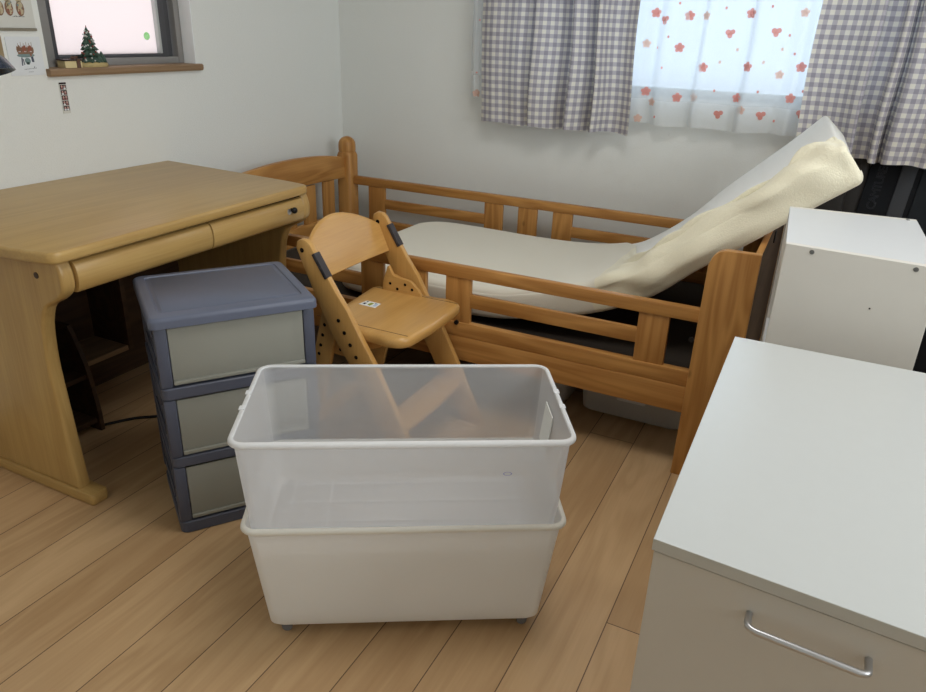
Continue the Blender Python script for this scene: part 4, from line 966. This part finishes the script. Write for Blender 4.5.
# outlined letters running up the bag
cu = bpy.data.curves.new('lettering', 'FONT'); cu.body = 'CAMTURE'; cu.size = .042; cu.fill_mode = 'NONE'; cu.bevel_depth = .0007; cu.bevel_resolution = 0; cu.space_character = .8
tmp = bpy.data.objects.new('lettering_tmp', cu); COL.objects.link(tmp)
bpy.context.view_layer.update()
me = bpy.data.meshes.new_from_object(tmp.evaluated_get(bpy.context.evaluated_depsgraph_get())); bpy.data.objects.remove(tmp)
tilt = radians(86)
mt_ = Matrix.Translation(Vector((.188, 3.2475, .668)) - Vector(BGO)) @ Matrix.Rotation(radians(90), 4, 'X') @ Matrix.Rotation(tilt, 4, 'Z')
me.transform(mt_); me.materials.clear(); me.materials.append(MT['thread'])
lt = bpy.data.objects.new('lettering', me); COL.objects.link(lt); lt.parent = body; tag(lt, 'thin gray outlined lettering running up the bag')
gc = MB((.0, 3.27, 0)); gc.box(-.09, .080, 3.245, 3.30, 0, .87, .015, 3)
gc.box(.076, .141, 3.262, 3.30, 0.0, .87, .004, 2)
tag(solo(gc.build('gray_case', MT['gray_case'], None, 40), (.0, 3.27, 0)), 'flat dark gray case at the wall, left of the black bag behind the mattress tip', 'case')

# ================================================================== BINS UNDER THE BED
def under(x0, x1, label):
    c = ((x0 + x1) / 2, 2.55, 0); t = thing('under_bed_bin', label, 'storage bin', c, 0, 'under-bed bins')
    b = MB(); w, d = x1 - x0, .50
    b.loft([rrect(w - .05, d - .04, .03, .012, 5), rrect(w - .03, d - .02, .035, .02, 5), rrect(w, d, .04, .17, 5)], True, False); b.build('bin_body', MT['underbin'], t, 50)
    b = MB(); b.loft([rrect(w + .01, d + .01, .04, .17, 5), rrect(w + .014, d + .014, .04, .175, 5), rrect(w + .01, d + .01, .04, .188, 5), rrect(w - .03, d - .03, .03, .19, 5)]); b.build('bin_lid', MT['underbin'], t, 50)
    for sx in (-1, 1):
        for sy in (-1, 1):
            b = MB(); b.lathe([(.003, -.01), (.0115, -.01), (.0115, .01), (.003, .01)], (sx * (w / 2 - .06), sy * (d / 2 - .06), .0118), 0, 12); b.build('caster', MT['bin_milk_rim'], t, 40)
    b = MB(); b.box(-.05, .05, -d / 2 - .012, -d / 2 + .004, .09, .12, .004); b.build('latch', MT['bin_rim'], t, 40)
under(-.645, -.255, 'whitish translucent lidded bin under the right end of the bed')
under(-1.08, -.675, 'whitish translucent lidded bin under the middle of the bed')

# ================================================================== LIGHT
def area(name, loc, rot, sx, sy, power, col=(1, 1, 1)):
    l = bpy.data.lights.new(name, 'AREA'); l.shape = 'RECTANGLE'; l.size = sx; l.size_y = sy; l.energy = power; l.color = col
    o = bpy.data.objects.new(name, l); COL.objects.link(o); o.location = loc; o.rotation_euler = rot; return o
area('ceiling_lamp', (-.35, 1.35, CZ - .03), (0, 0, 0), .6, .6, 13, (1.0, .98, .95))
area('daylight_back', (-.49, WY + .75, 1.6), (radians(-90), 0, 0), 2.6, 1.8, 42, (.72, .87, 1.0))
area('daylight_left', (WX - .55, 2.0, 1.5), (0, radians(-90), 0), 1.3, 1.3, 5.0, (1.0, .985, .98))
area('room_fill', (RX - .02, 1.0, 1.70), (0, radians(90), 0), 1.15, 2.0, 33, (.92, .97, 1.0))  # added soft fill at the unseen right wall, no window behind it
wd = bpy.data.worlds.new('sky'); scene.world = wd; wd.use_nodes = True
nt = wd.node_tree; bgn = nt.nodes['Background']; bgn.inputs[0].default_value = (.75, .86, 1, 1); bgn.inputs[1].default_value = 1.2
scene.view_settings.view_transform = 'Standard'; scene.view_settings.look = 'None'; scene.view_settings.exposure = 0
try:
    scene.cycles.use_denoising = True; scene.cycles.max_bounces = 14; scene.cycles.transparent_max_bounces = 16; scene.cycles.diffuse_bounces = 5; scene.cycles.sample_clamp_indirect = 6
except Exception: pass
